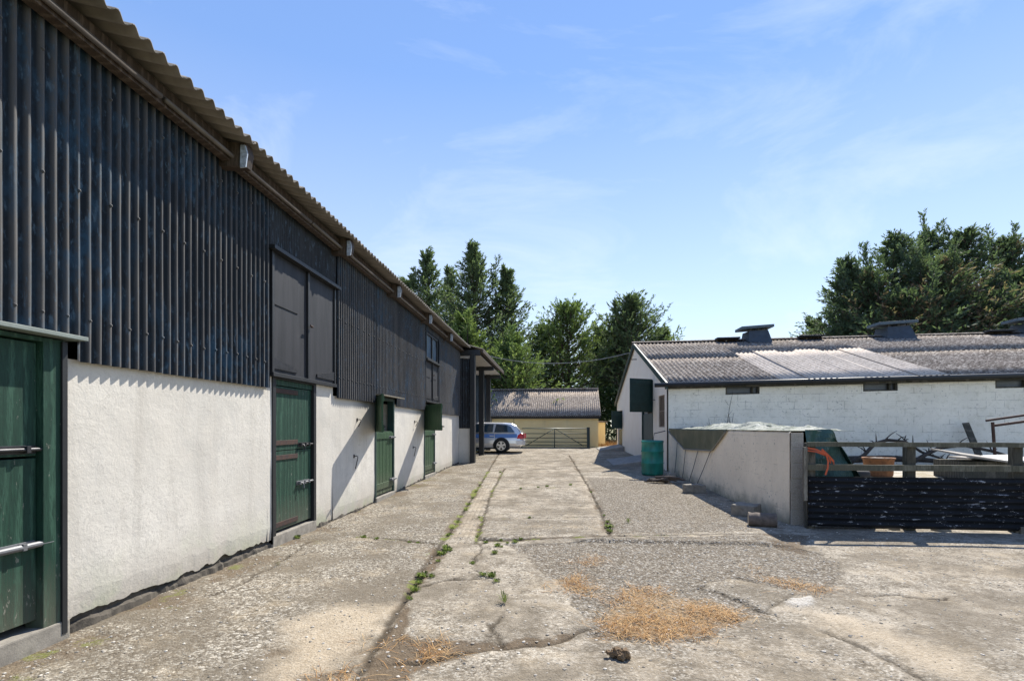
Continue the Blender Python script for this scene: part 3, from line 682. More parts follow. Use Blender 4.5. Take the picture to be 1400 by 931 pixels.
# ---- roof, eaves
TP = .27
def roof():
    mb = MB(); ang = math.atan(TP); up = Vector((-math.cos(ang), 0, math.sin(ang))); nm = Vector((math.sin(ang), 0, math.cos(ang)))
    L = 6.4; xe, ze = -3.08, 4.425
    y = -4.0; k = 0
    while y < 19.4:                                    # eaves course in separate sheets: the edge steps a little
        e = min(19.45, y+1.022); d = .018*mnoise.noise(Vector((y*3, 1, 0)))
        o = Vector((xe, y, ze))+nm*(.006*(k % 2))-up*d
        mb.corr(o, (0, 1, 0), up, nm, e-y+.03, L/2+d, .146, .025, 3, y % .146); k += 1; y = e
    mb.corr(Vector((xe, -4, ze))+up*(L/2-.1)+nm*.03, (0, 1, 0), up, nm, 23.45, L/2+.1, .146, .025, 2, 0)
    mb.corr(Vector((-2.62, 19.36, 4.36))+nm*.012, (0, 1, 0), up, nm, 8.2, L+.42, .146, .025, 5, .03)
    up2 = Vector((math.cos(ang), 0, math.sin(ang))); nm2 = Vector((-math.sin(ang), 0, math.cos(ang)))
    xr = xe-L*math.cos(ang)
    mb.corr(Vector((2*xr-xe, -4, ze)), (0, 1, 0), up2, nm2, 31.5, L, .146, .025, 3, 0)
    mb.build('roof', M['under'], barn, smooth=True, recalc=False, solid=.009)
    b = MB(); b.box(W+.075, W+.165, -4, 19.3, 4.245, 4.33); b.box(W+.06, W+.155, -4, 19.3, 4.335, 4.43)
    b.build('eaves_beam', M['brown_wood'], barn, bevel=.006)
    t = MB(); y = -4
    while y < 19: t.tube([(W+.19, y, 4.29), (W+.19, min(19.3, y+2.7), 4.29)], .024, 10); y += 2.75
    t.build('eaves_pipe', m_plain('weathered_pipe', (.15, .13, .115), .5, .2, var=.4, scale=5), barn, smooth=True)
roof()
def rafter():
    mb = MB(); mb.prism([(-.10, -.055, -.10), (.27, -.055, -.12), (.30, -.055, .02), (.28, -.055, .12), (-.10, -.055, .16)], (0, .11, 0))
    r = mb.build('rafter_end', M['brown_wood'], barn, origin=None, bevel=.005)
    p = MB(); p.prism([(.225, -.075, -.14), (.285, -.075, -.135), (.305, -.075, .0), (.28, -.075, .09), (.23, -.075, .09)], (0, .016, 0))
    p.build('end_plate', M['blue_white'], r)
    return r
def place_rafters():
    r = rafter()
    for ch in [r]+[c for c in bpy.data.objects if c.parent == r]:
        ch.data.transform(Matrix.Translation(wloc(barn)))   # back to its own origin
    bl = wloc(barn)
    for i, y in enumerate((5.25, 2.5, 8.05, 10.72, 13.5, 16.3)):
        o = r if i == 0 else dup(r, None, barn)
        o.location = Vector((W+.06, y, 4.30))-bl
place_rafters()
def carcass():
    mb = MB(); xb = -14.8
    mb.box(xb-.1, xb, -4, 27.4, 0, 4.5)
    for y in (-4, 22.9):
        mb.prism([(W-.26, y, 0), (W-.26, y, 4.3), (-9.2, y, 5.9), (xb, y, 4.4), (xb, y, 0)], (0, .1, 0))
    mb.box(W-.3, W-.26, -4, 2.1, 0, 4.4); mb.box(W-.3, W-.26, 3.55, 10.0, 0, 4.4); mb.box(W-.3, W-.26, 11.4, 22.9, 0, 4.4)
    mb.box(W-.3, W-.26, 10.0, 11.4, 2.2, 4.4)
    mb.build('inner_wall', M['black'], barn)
carcass()
# ---- bay and open cart shed at the far end
def bay():
    g0 = float(gz(19.3)); X1 = -2.93
    mb = MB(); mb.box(W-.1, X1-.16, 19.30, 19.45, g0-.05, 1.44); mb.build('low_wall', M['render'], barn)
    mb = MB(); mb.corr((W-.02, 19.27, 1.43), (1, 0, 0), (0, 0, 1), (0, -1, 0), X1-W-.08, 2.58, .0915, .017, 4, 0, jit=.004); mb.build('end_cladding', M['iron'], barn, smooth=True, recalc=False)
    mb = MB(); mb.box(W, X1+.02, 19.235, 19.255, 4.02, 4.09); mb.build('pale_batten', m_plain('pale_batten_paint', (.45, .43, .40), .7), barn)
    mb = MB(); mb.box(W-.02, X1+.22, 19.22, 19.34, 4.12, 4.32); mb.build('end_fascia', M['black'], barn)
    post = MB(); post.box(X1-.15, X1+.03, 19.2, 19.5, g0-.1, 4.2); post.build('post', M['black'], barn, bevel=.01)
    for X, Y in ((-3.22, 23.4), (-3.36, 27.0)):
        g = float(gz(Y)); p = MB(); p.box(X-.11, X+.11, Y-.11, Y+.11, g-.1, 4.2); p.build('post', M['black'], barn, bevel=.01)
    MB().box(-3.45, -2.68, 23.28, 23.52, 4.0, 4.15).build('cross_beam', M['black'], barn, bevel=.008); MB().box(-3.6, -2.72, 26.9, 27.1, 3.98, 4.12).build('cross_beam', M['black'], barn, bevel=.008)
    f = MB(); f.box(-2.66, -2.6, 19.36, 27.5, 4.24, 4.33); f.build('shed_fascia', M['brown_wood'], barn)
    w = MB(); w.corr((-14.8, 27.3, .2), (1, 0, 0), (0, 0, 1), (0, -1, 0), 11.3, 4.4, .0915, .017, 2, 0); w.build('shed_end_wall', m_plain('blue_grey_iron', (.10, .15, .21), .5, var=.5, scale=2), barn, smooth=True, recalc=False)
    s = MB(); s.box(W-.05, W-.02, 19.45, 22.8, g0-.1, 4.3); s.build('bay_side_wall', M['iron'], barn)
    s = MB(); s.box(-14, -2.75, 19.5, 27.2, 4.165, 4.18); s.build('shed_ceiling', m_plain('pale_ceiling_board', (.5, .48, .44), .85), barn)
bay()
# ---- stable doors
def bolt(parent, X, y0, y1, z, mat, r=.013, hook=True):
    b = MB(); b.box(X, X+.008, y0, y1, z-.028, z+.028); b.tube([(X+.028, y0+.02, z), (X+.028, y1+.10, z)], r, 10)
    for t in (.12, .5, .86): b.box(X+.006, X+.048, y0+(y1-y0)*t-.014, y0+(y1-y0)*t+.014, z-.022, z+.024)
    if hook:
        ym = y0+(y1-y0)*.3; b.tube([(X+.03, ym, z), (X+.055, ym, z-.02), (X+.06, ym-.004, z-.075)], .008, 8)
    b.build('bolt', mat, parent, bevel=.003)
def frame(y0, y1, z0, z1, mat, w=.07, head=.07):
    f = MB(); X = W
    f.box(X-.12, X+.018, y0, y0+w, z0, z1); f.box(X-.12, X+.018, y1-w, y1, z0, z1); f.box(X-.12, X+.015, y0+w, y1-w, z1-head, z1)
    return f.build('stable_door', mat, barn, bevel=.004)
def strap(X, y, z, L, w=.05): return MB().box(X, X+.012, y, y+L, z-w/2, z+w/2).tube([(X+.014, y-.008, z-w*.8), (X+.014, y-.008, z+w*.8)], .014, 8)
# nearest, large boarded door
fr = frame(D1[0], D1[1], .03, 2.11, M['green'], .16, .03); fr['label'] = 'nearest green stable door with two long bolts'
lf = MB().box(W-.07, W-.03, D1[0]+.165, D1[1]-.165, 1.30, 2.07); lf.build('upper_leaf', M['green'], fr, bevel=.004)
lf = MB().box(W-.07, W-.03, D1[0]+.165, D1[1]-.165, .18, 1.285); lf.build('lower_leaf', M['green'], fr, bevel=.004)
bolt(fr, W-.03, 2.72, 3.33, 1.345, M['steel_dark'], .014); bolt(fr, W-.03, 2.60, 3.32, .70, M['steel'], .021)
s = MB().box(W-.2, W+.03, D1[0], D1[1]+.03, -.05, .12); s.build('sill', M['stone'], fr, bevel=.012)
s = MB().box(W-.05, W+.115, D1[0]-.1, D1[1]+.09, 2.12, 2.15); s.build('head_flashing', m_plain('grey_green_flashing', (.22, .26, .24), .6, var=.3), fr, bevel=.004)
jj = MB().box(W+.019, W+.035, D1[1]-.035, D1[1]+.004, .03, 2.1); jj.build('edge_strip', M['black'], fr)
# second door, both leaves shut
fr = frame(D2[0], D2[1], .03, 2.12, M['black'], .075, .02); fr['label'] = 'shut stable door below the loft doors, with rusty strap hinges'
h = MB().box(W-.10, W-.012, D2[0]+.078, D2[1]-.078, 2.03, 2.098); h.build('head_board', M['green'], fr)
for nm, a, b in (('upper_leaf', 1.19, 2.02), ('lower_leaf', .17, 1.18)):
    lf = MB().box(W-.07, W-.028, D2[0]+.08, D2[1]-.08, a, b).build(nm, M['green'], fr, bevel=.004)
for z in (1.96, 1.29, 1.10, .24): strap(W-.027, D2[0]+.085, z, .62, .062).build('hinge', M['rust'], fr, bevel=.003)
bolt(fr, W-.027, 7.02, 7.34, 1.25, M['steel_dark'], .012); bolt(fr, W-.027, 6.98, 7.34, .72, M['steel'], .014)
MB().box(W-.2, W+.02, D2[0], D2[1], -.05, .13).build('sill', M['stone'], fr, bevel=.012)
# third and fourth, top leaf open
def open_door(y0, y1, lab, th, w):
    g = float(gz(y0))
    fr = frame(y0, y1, g+.03, 2.1, M['green_dark'], .07, .06); fr['label'] = lab
    lf = MB().box(W-.06, W-.02, y0+.075, y1-.075, g+.11, 1.40)
    for k in range(6):
        y = y0+.075+(y1-y0-.15)*k/5; lf.box(W-.022, W-.006, y+.006-.0*(k), min(y+(y1-y0-.15)/5-.012, y1-.075), g+.12, 1.39) if k < 5 else None
    for z in (g+.22, 1.25): lf.box(W-.008, W+.014, y0+.08, y1-.08, z, z+.12)
    lf.build('lower_leaf', M['green_bright'], fr, bevel=.003)
    c, s = math.cos(th), math.sin(th)              # swung right back towards the wall: hinge on the near jamb
    d = Vector((s, -c, 0)); nn = Vector((c, s, 0)); H = Vector((W+.03, y0+.03, 0))
    up = MB(); up.obox(H+d*w/2+Vector((0, 0, 1.74)), d*w/2, nn*.016, (0, 0, .34))
    for k in (1, 2, 3, 4): up.obox(H+d*(w*k/5)+Vector((0, 0, 1.74))+nn*.0165, d*.008, nn*.004, (0, 0, .335))
    for z in (1.46, 2.0): up.obox(H+d*w/2+nn*.026+Vector((0, 0, z)), d*(w/2-.02), nn*.010, (0, 0, .05))
    up.build('upper_leaf', M['green_bright'], fr, bevel=.003)
    q = H+d*(w-.1); b = MB(); b.tube([q+nn*.045+Vector((0, 0, 1.5)), q+nn*.045+d*.16+Vector((0, 0, 1.5))], .014); b.obox(q+nn*.03+Vector((0, 0, 1.5)), d*.06, nn*.012, (0, 0, .03)); b.build('bolt', M['steel_dark'], fr)
    bolt(fr, W+.008, y1-.38, y1-.09, 1.27, M['steel'], .016, False); bolt(fr, W+.014, y1-.34, y1-.06, g+.36, M['steel'], .022)
    MB().box(W-.3, W+.04, y0, y1, g-.08, g+.085).build('sill', M['stone'], fr, bevel=.012)
    return fr
fr = open_door(D3[0], D3[1], 'stable door with its top leaf swung outwards over a dark opening', R(24), 1.12)
hd = MB(); hd.obox((W+.09, (D3[0]+D3[1])/2, 2.125), (.13, 0, -.012), (0, .70, 0), (0, 0, .012)); hd.build('head_board', M['grey_wood'], fr)
open_door(D4[0], D4[1], 'farthest stable door with its top leaf swung outwards', R(33), 1.22)
for y in (9.15, 9.0, 13.05, 12.9):
    for z, l in ((1.62, .12), (.98, .22)):
        if y in (9.0, 12.9) and z > 1.5: continue
        if y in (9.15, 13.05) and z < 1.5: continue
        hk = MB().tube([(W-.01, y, z), (W+.06, y, z+.005), (W+.075, y, z-.02), (W+.03, y, z-l)], .008, 8).box(W, W+.012, y-.02, y+.02, z-.03, z+.03)
        hk.build('wall_hook', M['steel_dark'], barn)
# ------------------------------------------------------------------ low white cattle barn on the right
O = Vector((3.52, 16.55, 0)); SK = R(5.5)
AL = Vector((math.cos(SK), -math.sin(SK), 0)); BK = Vector((0, 1, 0))
LEN, DEP = 18.5, 13.2
EV, RG = 2.86, 5.08
def q(s, t, z): return O+AL*s+BK*t+Vector((0, 0, z))
def ev(s): return EV+.014*s
cb = thing('cattle_barn', tuple(O), 'low white blockwork barn with lichened corrugated roof and ridge vents', 'barn')
def cattle_barn():
    GB = float(gz(20))
    # front wall with three slots under the eaves
    W3 = [(1.67, 2.64), (5.45, 6.36), (8.8, 9.75)]
    mb = MB(); cuts = [0]+[v for w in W3 for v in w]+[LEN]
    def panel(s0, s1, z0, z1a, z1b, th=.2): mb.add([q(s0, 0, z0), q(s1, 0, z0), q(s1, th, z0), q(s0, th, z0), q(s0, 0, z1a), q(s1, 0, z1b), q(s1, th, z1b), q(s0, th, z1a)], [(0,3,2,1),(4,5,6,7),(0,1,5,4),(1,2,6,5),(2,3,7,6),(3,0,4,7)])
    for i in range(len(cuts)-1):
        s0, s1 = cuts[i], cuts[i+1]
        if i % 2 == 0: panel(s0, s1, -.1, ev(s0)-.03, ev(s1)-.03)
        else: panel(s0, s1, -.1, ev(s0)-.42, ev(s1)-.42)
    mb.build('front_wall', M['block_x'], cb)
    for a, b in W3:
        z1, z0 = ev(a)-.03, ev(a)-.42; f = MB()
        def bx(s0, s1, za, zb, t0=.03, t1=.12): f.add([q(s0, t0, za), q(s1, t0, za), q(s1, t1, za), q(s0, t1, za), q(s0, t0, zb), q(s1, t0, zb), q(s1, t1, zb), q(s0, t1, zb)], [(0,3,2,1),(4,5,6,7),(0,1,5,4),(1,2,6,5),(2,3,7,6),(3,0,4,7)])
        bx(a, b, z0, z0+.045); bx(a, b, z1-.08, z1); bx(a, a+.05, z0, z1); bx(b-.05, b, z0, z1); bx(b-.22, b-.17, z0, z1)
        fr = f.build('window', M['dark_wood'], cb)
        g = MB(); g.add([q(a, .14, z0), q(b, .14, z0), q(b, .14, z1), q(a, .14, z1)], [(0, 1, 2, 3)]); g.build('pane', m_plain('dusty_grey_pane', (.13, .15, .175), .35, var=.4, scale=4), fr)
    # gable wall with openings: bars window, tall doorway, far doorway
    gp = MB(); X = O.x; pr = lambda t: EV-.06+(RG-EV)*(t/(DEP/2) if t < DEP/2 else (DEP-t)/(DEP/2))
    ops = [(.55, 1.55, 1.48, 2.52), (2.55, 4.75, -.1, 3.12), (10.9, 12.7, -.1, 2.35)]
    ts = sorted({0, DEP, DEP/2, *[v for o in ops for v in o[:2]]})
    for a, b in zip(ts[:-1], ts[1:]):
        m_ = (a+b)/2; op = [o for o in ops if o[0] <= m_ <= o[1]]
        spans = [(-.1, None)] if not op else ([(op[0][3], None)]+([(-.1, op[0][2])] if op[0][2] > 0 else []))
        for z0, z1 in spans:
            za, zb = (z1, z1) if z1 else (pr(a), pr(b))
            p = [(X, O.y+a, z0), (X, O.y+b, z0), (X, O.y+b, zb), (X, O.y+a, za)]; gp.prism(p, (.2, 0, 0))
    gp.build('gable_wall', M['gable'], cb)
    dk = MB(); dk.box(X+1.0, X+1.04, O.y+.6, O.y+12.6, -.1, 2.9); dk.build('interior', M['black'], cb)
    w = MB()
    for t in (.55, .80, 1.05, 1.28, 1.50): w.box(X+.03, X+.08, O.y+t, O.y+t+.05, 1.48, 2.52)
    for z in (1.48, 1.98, 2.47): w.box(X+.035, X+.075, O.y+.55, O.y+1.55, z, z+.05)
    w.build('barred_window', m_wood_paint('bare_brown_bars', (.30, .23, .17), (.15, .11, .08), (.4, .33, .26), .8), cb)
    dr = MB(); dr.box(X+.04, X+.08, O.y+2.6, O.y+4.7, GB, 1.98); 
    for k in range(7): dr.box(X+.03, X+.042, O.y+2.6+k*.3+.01, O.y+2.6+k*.3+.29, GB+.01, 1.97)
    dd = dr.build('stable_door', m_plain('grey_green_door_paint', (.085, .115, .105), .6, var=.35), cb, bevel=.003)
    # its upper leaf swung out
    H = Vector((X-.02, O.y+2.62, 2.60)); d = Vector((-.86, -.51, 0)); n = Vector((-.51, .86, 0)); lw = .98
    u = MB(); u.obox(H+d*lw/2, d*lw/2, n*.02, (0, 0, .59))
    for z in (-.45, .45): u.obox(H+d*lw/2-n*.032+Vector((0, 0, z)), d*lw*.47, n*.011, (0, 0, .06))
    u.build('upper_leaf', M['green_dark'], dd, bevel=.004)
    MB().box(X-.02, X+.06, O.y+2.5, O.y+2.6, GB, 3.15).build('jamb', M['green_dark'], dd); MB().box(X-.02, X+.06, O.y+4.7, O.y+4.8, GB, 3.15).build('jamb', M['green_dark'], dd)
    e = MB(); e.box(X+.05, X+.09, O.y+10.95, O.y+12.65, .25, 1.35); fd = e.build('far_stable_door', M['green_dark'], cb)
    H = Vector((X-.02, O.y+10.95, 1.85)); d = Vector((-.80, -.6, 0)); n = Vector((-.6, .8, 0)); MB().obox(H+d*.35, d*.35, n*.02, (0, 0, .45)).build('upper_leaf', M['green_dark'], fd)
    hk = MB().tube([(X, O.y+2.1, 2.42), (X-.16, O.y+2.1, 2.43), (X-.17, O.y+2.1, 2.36)], .012); hk.build('wall_bracket', M['steel_dark'], cb); MB().tube([(X, O.y+6.2, 4.35), (X-.22, O.y+6.2, 4.35)], .02).build('wall_bracket', M['steel_dark'], cb); hk = MB(); hk.tube([(X, O.y+.45, 1.36), (X-.35, O.y+.42, 1.28), (X-.38, O.y+.42, 1.05)], .014); hk.build('wall_bracket', M['steel_dark'], cb)
    bk = MB(); bk.add([q(LEN, .1, 0), q(LEN, DEP-.1, 0), q(LEN, DEP-.1, EV), q(LEN, DEP/2, RG-.1), q(LEN, .1, EV)], [(0, 1, 2, 3, 4)]); bk.add([q(.2, DEP-.2, 0), q(LEN, DEP-.2, 0), q(LEN, DEP-.2, EV-.05), q(.2, DEP-.2, EV-.05)], [(0, 1, 2, 3)]); bk.build('back_wall', M['gable'], cb)
    # roof: two courses per slope
    oh = .22; hd = DEP/2
    def slope(mb, s0, s1, t0, t1, front=True, lift=0., rows=2, pitch=.15, amp=.024, ph=0.):
        n = int((s1-s0)/pitch*8); base = len(mb.v)
        for j in range(rows+1):
            t = t0+(t1-t0)*j/rows
            for i in range(n+1):
                s = s0+(s1-s0)*i/n; k = t/hd
                zz = ev(s)*(1-k)+RG*k+amp*math.cos(2*math.pi*(s+ph)/pitch)+lift+.02*mnoise.noise(Vector((s*.5, t*.6, 3)))+.004*math.floor(s/1.05)%2*.006
                mb.v.append(tuple(q(s, t if front else DEP-t, zz)))
        for j in range(rows):
            for i in range(n):
                k = base+j*(n+1)+i; mb.f.append((k, k+1, k+n+2, k+n+1))
    P0, P1, TT = 3.2, 7.5, 4.15
    r = MB(); slope(r, -.12, P0, -oh, 3.5, rows=4); slope(r, P1, LEN+.1, -oh, 3.5, rows=4); slope(r, P0, P1, TT-.15, hd, lift=.018)
    slope(r, -.12, P0, 3.35, hd, lift=.02, rows=3); slope(r, P1, LEN+.1, 3.35, hd, lift=.02, rows=3)
    slope(r, -.12, LEN+.1, -oh, hd, False, rows=4)
    r.build('roof', M['fibre'], cb, smooth=True, recalc=False, solid=.01)
    s = P0; k = 0
    while s < P1-.05:
        e = min(P1, s+(P1-P0)/6); p = MB(); slope(p, s-.03, e+.05, -oh-.02, TT, lift=.026*(k % 2)+.006, rows=4); p.build('pale_roof_sheet', M['fibre_pale'], cb, smooth=True, recalc=False, solid=.008); s = e; k += 1
    rc = MB(); n = 24
    for i in range(n):
        s0, s1 = -.15+(LEN+.25)*i/n, -.15+(LEN+.25)*(i+1)/n-.01; z = RG
        for sg in (1, -1): rc.add([q(s0, hd, z+.085), q(s1, hd, z+.085), q(s1, hd+sg*.2, z+.02), q(s0, hd+sg*.2, z+.02)], [(0, 1, 2, 3)])
    rc.build('ridge_cap', M['fibre'], cb, solid=.012)
    for s0 in (3.7, 6.9, 13.6):
        v = MB(); c = q(s0, hd-.25, RG+.075); v.obox(c, AL*.45, BK*.2, (0, 0, .035)); v.build('ridge_slot', M['black'], cb, bevel=.01)
    fs = MB(); fs.add([q(-.1, -.10, ev(0)-.21), q(LEN, -.10, ev(LEN)-.21), q(LEN, .02, ev(LEN)-.21), q(-.1, .02, ev(0)-.21), q(-.1, -.10, ev(0)-.05), q(LEN, -.10, ev(LEN)-.05), q(LEN, .02, ev(LEN)-.05), q(-.1, .02, ev(0)-.05)], [(0,3,2,1),(4,5,6,7),(0,1,5,4),(1,2,6,5),(2,3,7,6),(3,0,4,7)])
    fs.build('fascia', M['dark_wood'], cb)
    gu = MB(); gu.tube([q(-.45, -.2, ev(0)-.10), q(5, -.2, ev(5)-.085), q(LEN, -.2, ev(LEN)-.10)], .065, 10); gu.build('gutter', M['black'], cb, smooth=True)
    bb = MB()
    for sg in (0, 1):
        t0, t1 = (-oh, hd) if sg == 0 else (DEP+oh, hd); z0 = EV-.10-.075; z1 = RG-.10
        a = q(-.06, t0, z0); b = q(-.06, t1, z1); bb.prism([a+Vector((0, 0, .15)), a+Vector((0, 0, -.05)), b+Vector((0, 0, -.05)), b+Vector((0, 0, .15))], (-.05, 0, 0))
    bb.build('bargeboard', M['green_dark'], cb)
    # ridge vents
    def vent(s0, w):
        c = q(s0, hd-.15, RG+.02); v = MB(); z = RG
        v.add([q(s0-w*.43, hd-.6, z-.15), q(s0+w*.43, hd-.75, z-.22), q(s0+w*.43, hd+.45, z-.15), q(s0-w*.43, hd+.45, z-.22),
               q(s0-w*.36, hd-.45, z+.33), q(s0+w*.36, hd-.45, z+.36), q(s0+w*.36, hd+.35, z+.36), q(s0-w*.36, hd+.35, z+.36)], [(0,3,2,1),(4,5,6,7),(0,1,5,4),(1,2,6,5),(2,3,7,6),(3,0,4,7)])
        b = v.build('ridge_vent', M['vent'], cb, bevel=.01)
        l = MB(); l.obox(q(s0-.05, hd-.1, z+.49), AL*w*.62+Vector((0, 0, .03)), BK*.42, (0, 0, .055)); l.build('vent_lid', M['vent_lid'], b, bevel=.008)
        for i in (-1, 0, 1): MB().obox(q(s0+i*w*.3, hd-.4, z+.4), AL*.04, BK*.03, (0, 0, .08)).build('vent_leg', M['dark_wood'], b)
    M['vent'] = m_plain('dark_blue_grey_vent', (.045, .06, .08), .6, var=.4); M['vent_lid'] = m_plain('grey_vent_lid', (.11, .15, .18), .7, var=.4, scale=9)
    for s0, w in ((4.85, 1.0), (10.0, 1.12), (14.8, 1.15)): vent(s0, w)
cattle_barn()
# dead climber stems on the white wall
st = MB()
for px, h, l in ((968, 1.6, .05), (974, 1.75, -.1), (986, 2.55, .35), (994, 1.9, .2), (1004, 1.85, -.15)):
    b = at(px, 15.78, .0); st.tube([b, b+Vector((l*.4, 0, h*.5)), b+Vector((l*.7, .02, h*.8)), b+Vector((l, .03, h))], [.012, .01, .008, .004], 6)
    for k in range(3): c = b+Vector((l*.6, 0, h*(.6+.12*k))); st.tube([c, c+Vector((.12*(1 if k % 2 else -1), -.03, .16))], [.006, .002], 5)
tag(st.build('dead_climber', M['branch'], smooth=True), 'thin dead bare stems growing up the white blockwork barn wall', 'plant')

# ------------------------------------------------------------------ yellow shed at the end of the lane
YO = at(669, 30.6, .25); YA = (at(818, 29.9, .25)-YO); YA.z = 0; YL = YA.length; YA.normalize(); YB = Vector((-YA.y, YA.x, 0)); ZS = .27
sh = thing('shed', tuple(YO), 'low pale yellow shed with grey corrugated roof at the far end of the lane', 'shed')
def shed():
    y = lambda s, t, z: YO*1+YA*s+YB*t+Vector((0, 0, z-YO.z))
    D = 6.2; e0, e1, rg = 2.05, 2.12, 3.72; s0 = -3.0
    def bx(mb, a, b, t0, t1, z0, z1a, z1b): mb.add([y(a, t0, z0), y(b, t0, z0), y(b, t1, z0), y(a, t1, z0), y(a, t0, z1a), y(b, t0, z1b), y(b, t1, z1b), y(a, t1, z1a)], [(0,3,2,1),(4,5,6,7),(0,1,5,4),(1,2,6,5),(2,3,7,6),(3,0,4,7)])
    w = MB(); bx(w, s0, YL, 0, .2, 0, e0, e1); w.prism([y(YL, .2, 0), y(YL, D, 0), y(YL, D, e1), y(YL, D/2, rg-.1), y(YL, .2, e1)], YA*-.2); bx(w, s0, YL, D-.2, D, 0, e0, e1); w.prism([y(s0, .2, 0), y(s0, D, 0), y(s0, D, e1), y(s0, D/2, rg-.1), y(s0, .2, e1)], YA*.2)
    w.build('wall', M['yellow'], sh)
    rf = MB(); n = int((YL-s0+.3)/.12*6)
    for fr in (0, 1):
        base = len(rf.v)
        for j in range(4):
            for i in range(n+1):
                s = s0+(YL+.15-s0)*i/n; t = -.25+(D/2+.25)*j/3; k = (t+.0)/(D/2)
                z = e1*(1-k)+rg*k+.09+.028*math.cos(2*math.pi*s/.12)+.03*mnoise.noise(Vector((s*.5, t, 0)))+.018*(s/YL)
                rf.v.append(tuple(y(s, t if not fr else D-t, z)))
        for j in range(3):
            for i in range(n): k = base+j*(n+1)+i; rf.f.append((k, k+1, k+n+2, k+n+1))
    rf.build('roof', M['fibre_shed'], sh, smooth=True, recalc=False, solid=.01)
    rc = MB(); bx(rc, s0, YL+.16, D/2-.14, D/2+.14, rg+.08, rg+.17, rg+.20); rc.build('ridge_cap', M['fibre'], sh, bevel=.03)
    f = MB(); bx(f, s0, YL+.14, -.14, -.005, e0-.10, e0+.06, e1+.06); f.build('fascia', M['black'], sh)
    wg = MB(); bx(wg, YL+.005, YL+.55, 2.6, 4.0, 0, 1.75, 1.75); wg.build('side_wing', M['yellow'], sh)
    wr = MB(); bx(wr, YL-.0, YL+.68, 2.45, 4.1, 1.752, 1.87, 1.83); wr.build('wing_roof', M['fibre'], sh)
    pp = MB(); pp.tube([y(.12, -.1, .1), y(.12, -.1, 2.0)], .05, 8); pp.build('downpipe', M['stone'], sh)
    cr = MB(); bx(cr, 1.42, 1.445, -.006, .0, .1, 2.0, 2.0); cr.build('wall_joint', M['dark_wood'], sh)
    rr = random.Random(3); pl_ = MB()
    for i in range(420):
        s = YL-.9+rr.random()*1.2; t = -.1-rr.random()*.3; a = rr.random()*6.3; h = .1+rr.random()*.3; b = y(s, t, .02)
        dv = Vector((math.cos(a), math.sin(a), 0)); pl_.add([b-dv*.02, b+dv*.02, b+dv*.03+Vector((rr.random()*.1, 0, h))], [(0, 1, 2)])
    tag(pl_.build('weed', M['weed'], tone=[rr.random()*.6 for i in range(420)]), 'low dark weeds at the foot of the yellow shed corner', 'weeds', kind=None)
shed()
# field gate leaning on the shed
def field_gate():
    a = at(713, 29.15, .30); b = at(804, 28.75, .30); g = thing('field_gate', tuple(a), 'dark five-bar metal field gate resting against the yellow shed', 'gate')
    d = (b-a); L = d.length; d.normalize(); back = Vector((-d.y, d.x, 0)); H = 1.10
    p = lambda s, z: a+d*s+Vector((0, 0, z))+back*(z*.2)
    f = MB(); f.tube([p(0, .02), p(0, H), p(L, H), p(L, .02), p(0, .02)], .028, 8); f.build('frame', M['gate'], g, smooth=True)
    for z in (.17, .36, .57, .81): MB().tube([p(0, z), p(L, z)], .02, 8).build('bar', M['gate'], g, smooth=True)
    MB().tube([p(L/2, .02), p(L/2, H)], .024, 8).build('centre_upright', M['gate'], g, smooth=True)
    for s in (.25, L-.25): MB().tube([p(s, .14), p(L/2, H)], .02, 8).build('brace', M['gate'], g, smooth=True)
    h = MB(); h.bar(p(L+.02, -.05), p(L+.02, H+.05), .16, .12, (0, 1, 0)); h.build('hanging_post', M['gate'], g, bevel=.01)
field_gate()
# ------------------------------------------------------------------ low block wall with tarpaulin
WA, WB = Vector((3.60, 8.36, 0)), Vector((3.535, 16.5, 0))
wx = lambda y: WA.x+(WB.x-WA.x)*(y-WA.y)/(WB.y-WA.y)
wl = thing('block_wall', tuple(WA), 'cream painted low block wall with a raw grey block end, draped with tarpaulin', 'wall')
mb = MB(); n = 60
ring = lambda y: [(wx(y), y, float(gz(y))-.1), (wx(y)+.19, y, -.1), (wx(y)+.19, y, 1.42), (wx(y)+.02, y, 1.425), (wx(y), y, 1.40)]
for i in range(n+1):
    y = WA.y+.006+(WB.y-WA.y-.01)*i/n; b = .012*mnoise.noise(Vector((y*.9, 1, 0)))
    for k, p in enumerate(ring(y)): mb.v.append((p[0]+(b if k in (0, 4) else 0), p[1], p[2]+(.012*mnoise.noise(Vector((y*3, k, 4))) if k > 1 else 0)))
for i in range(n):
    for k in range(5): a = i*5+k; b = i*5+(k+1) % 5; mb.f.append((a, b, b+5, a+5))
mb.f.append(tuple(n*5+k for k in range(5)))
mb.build('wall_body', M['block_y'], wl)
eb = MB()
for z in range(6): eb.box(WA.x+.004+.004*(z % 2), WA.x+.188, WA.y-.035+.004*((z*7) % 3), WA.y+.004, -.05 if z == 0 else z*.235+.006, min(1.415, (z+1)*.235-.006))
eb.box(WA.x+.012, WA.x+.18, WA.y-.024, WA.y+.004, -.04, 1.40)
eb.build('raw_block_end', M['rawblock'], wl, bevel=.006)
tp = thing('tarpaulin', (3.6, 12, 1.4), 'dusty green tarpaulin draped over the low block wall and tied down with cords', 'tarpaulin')
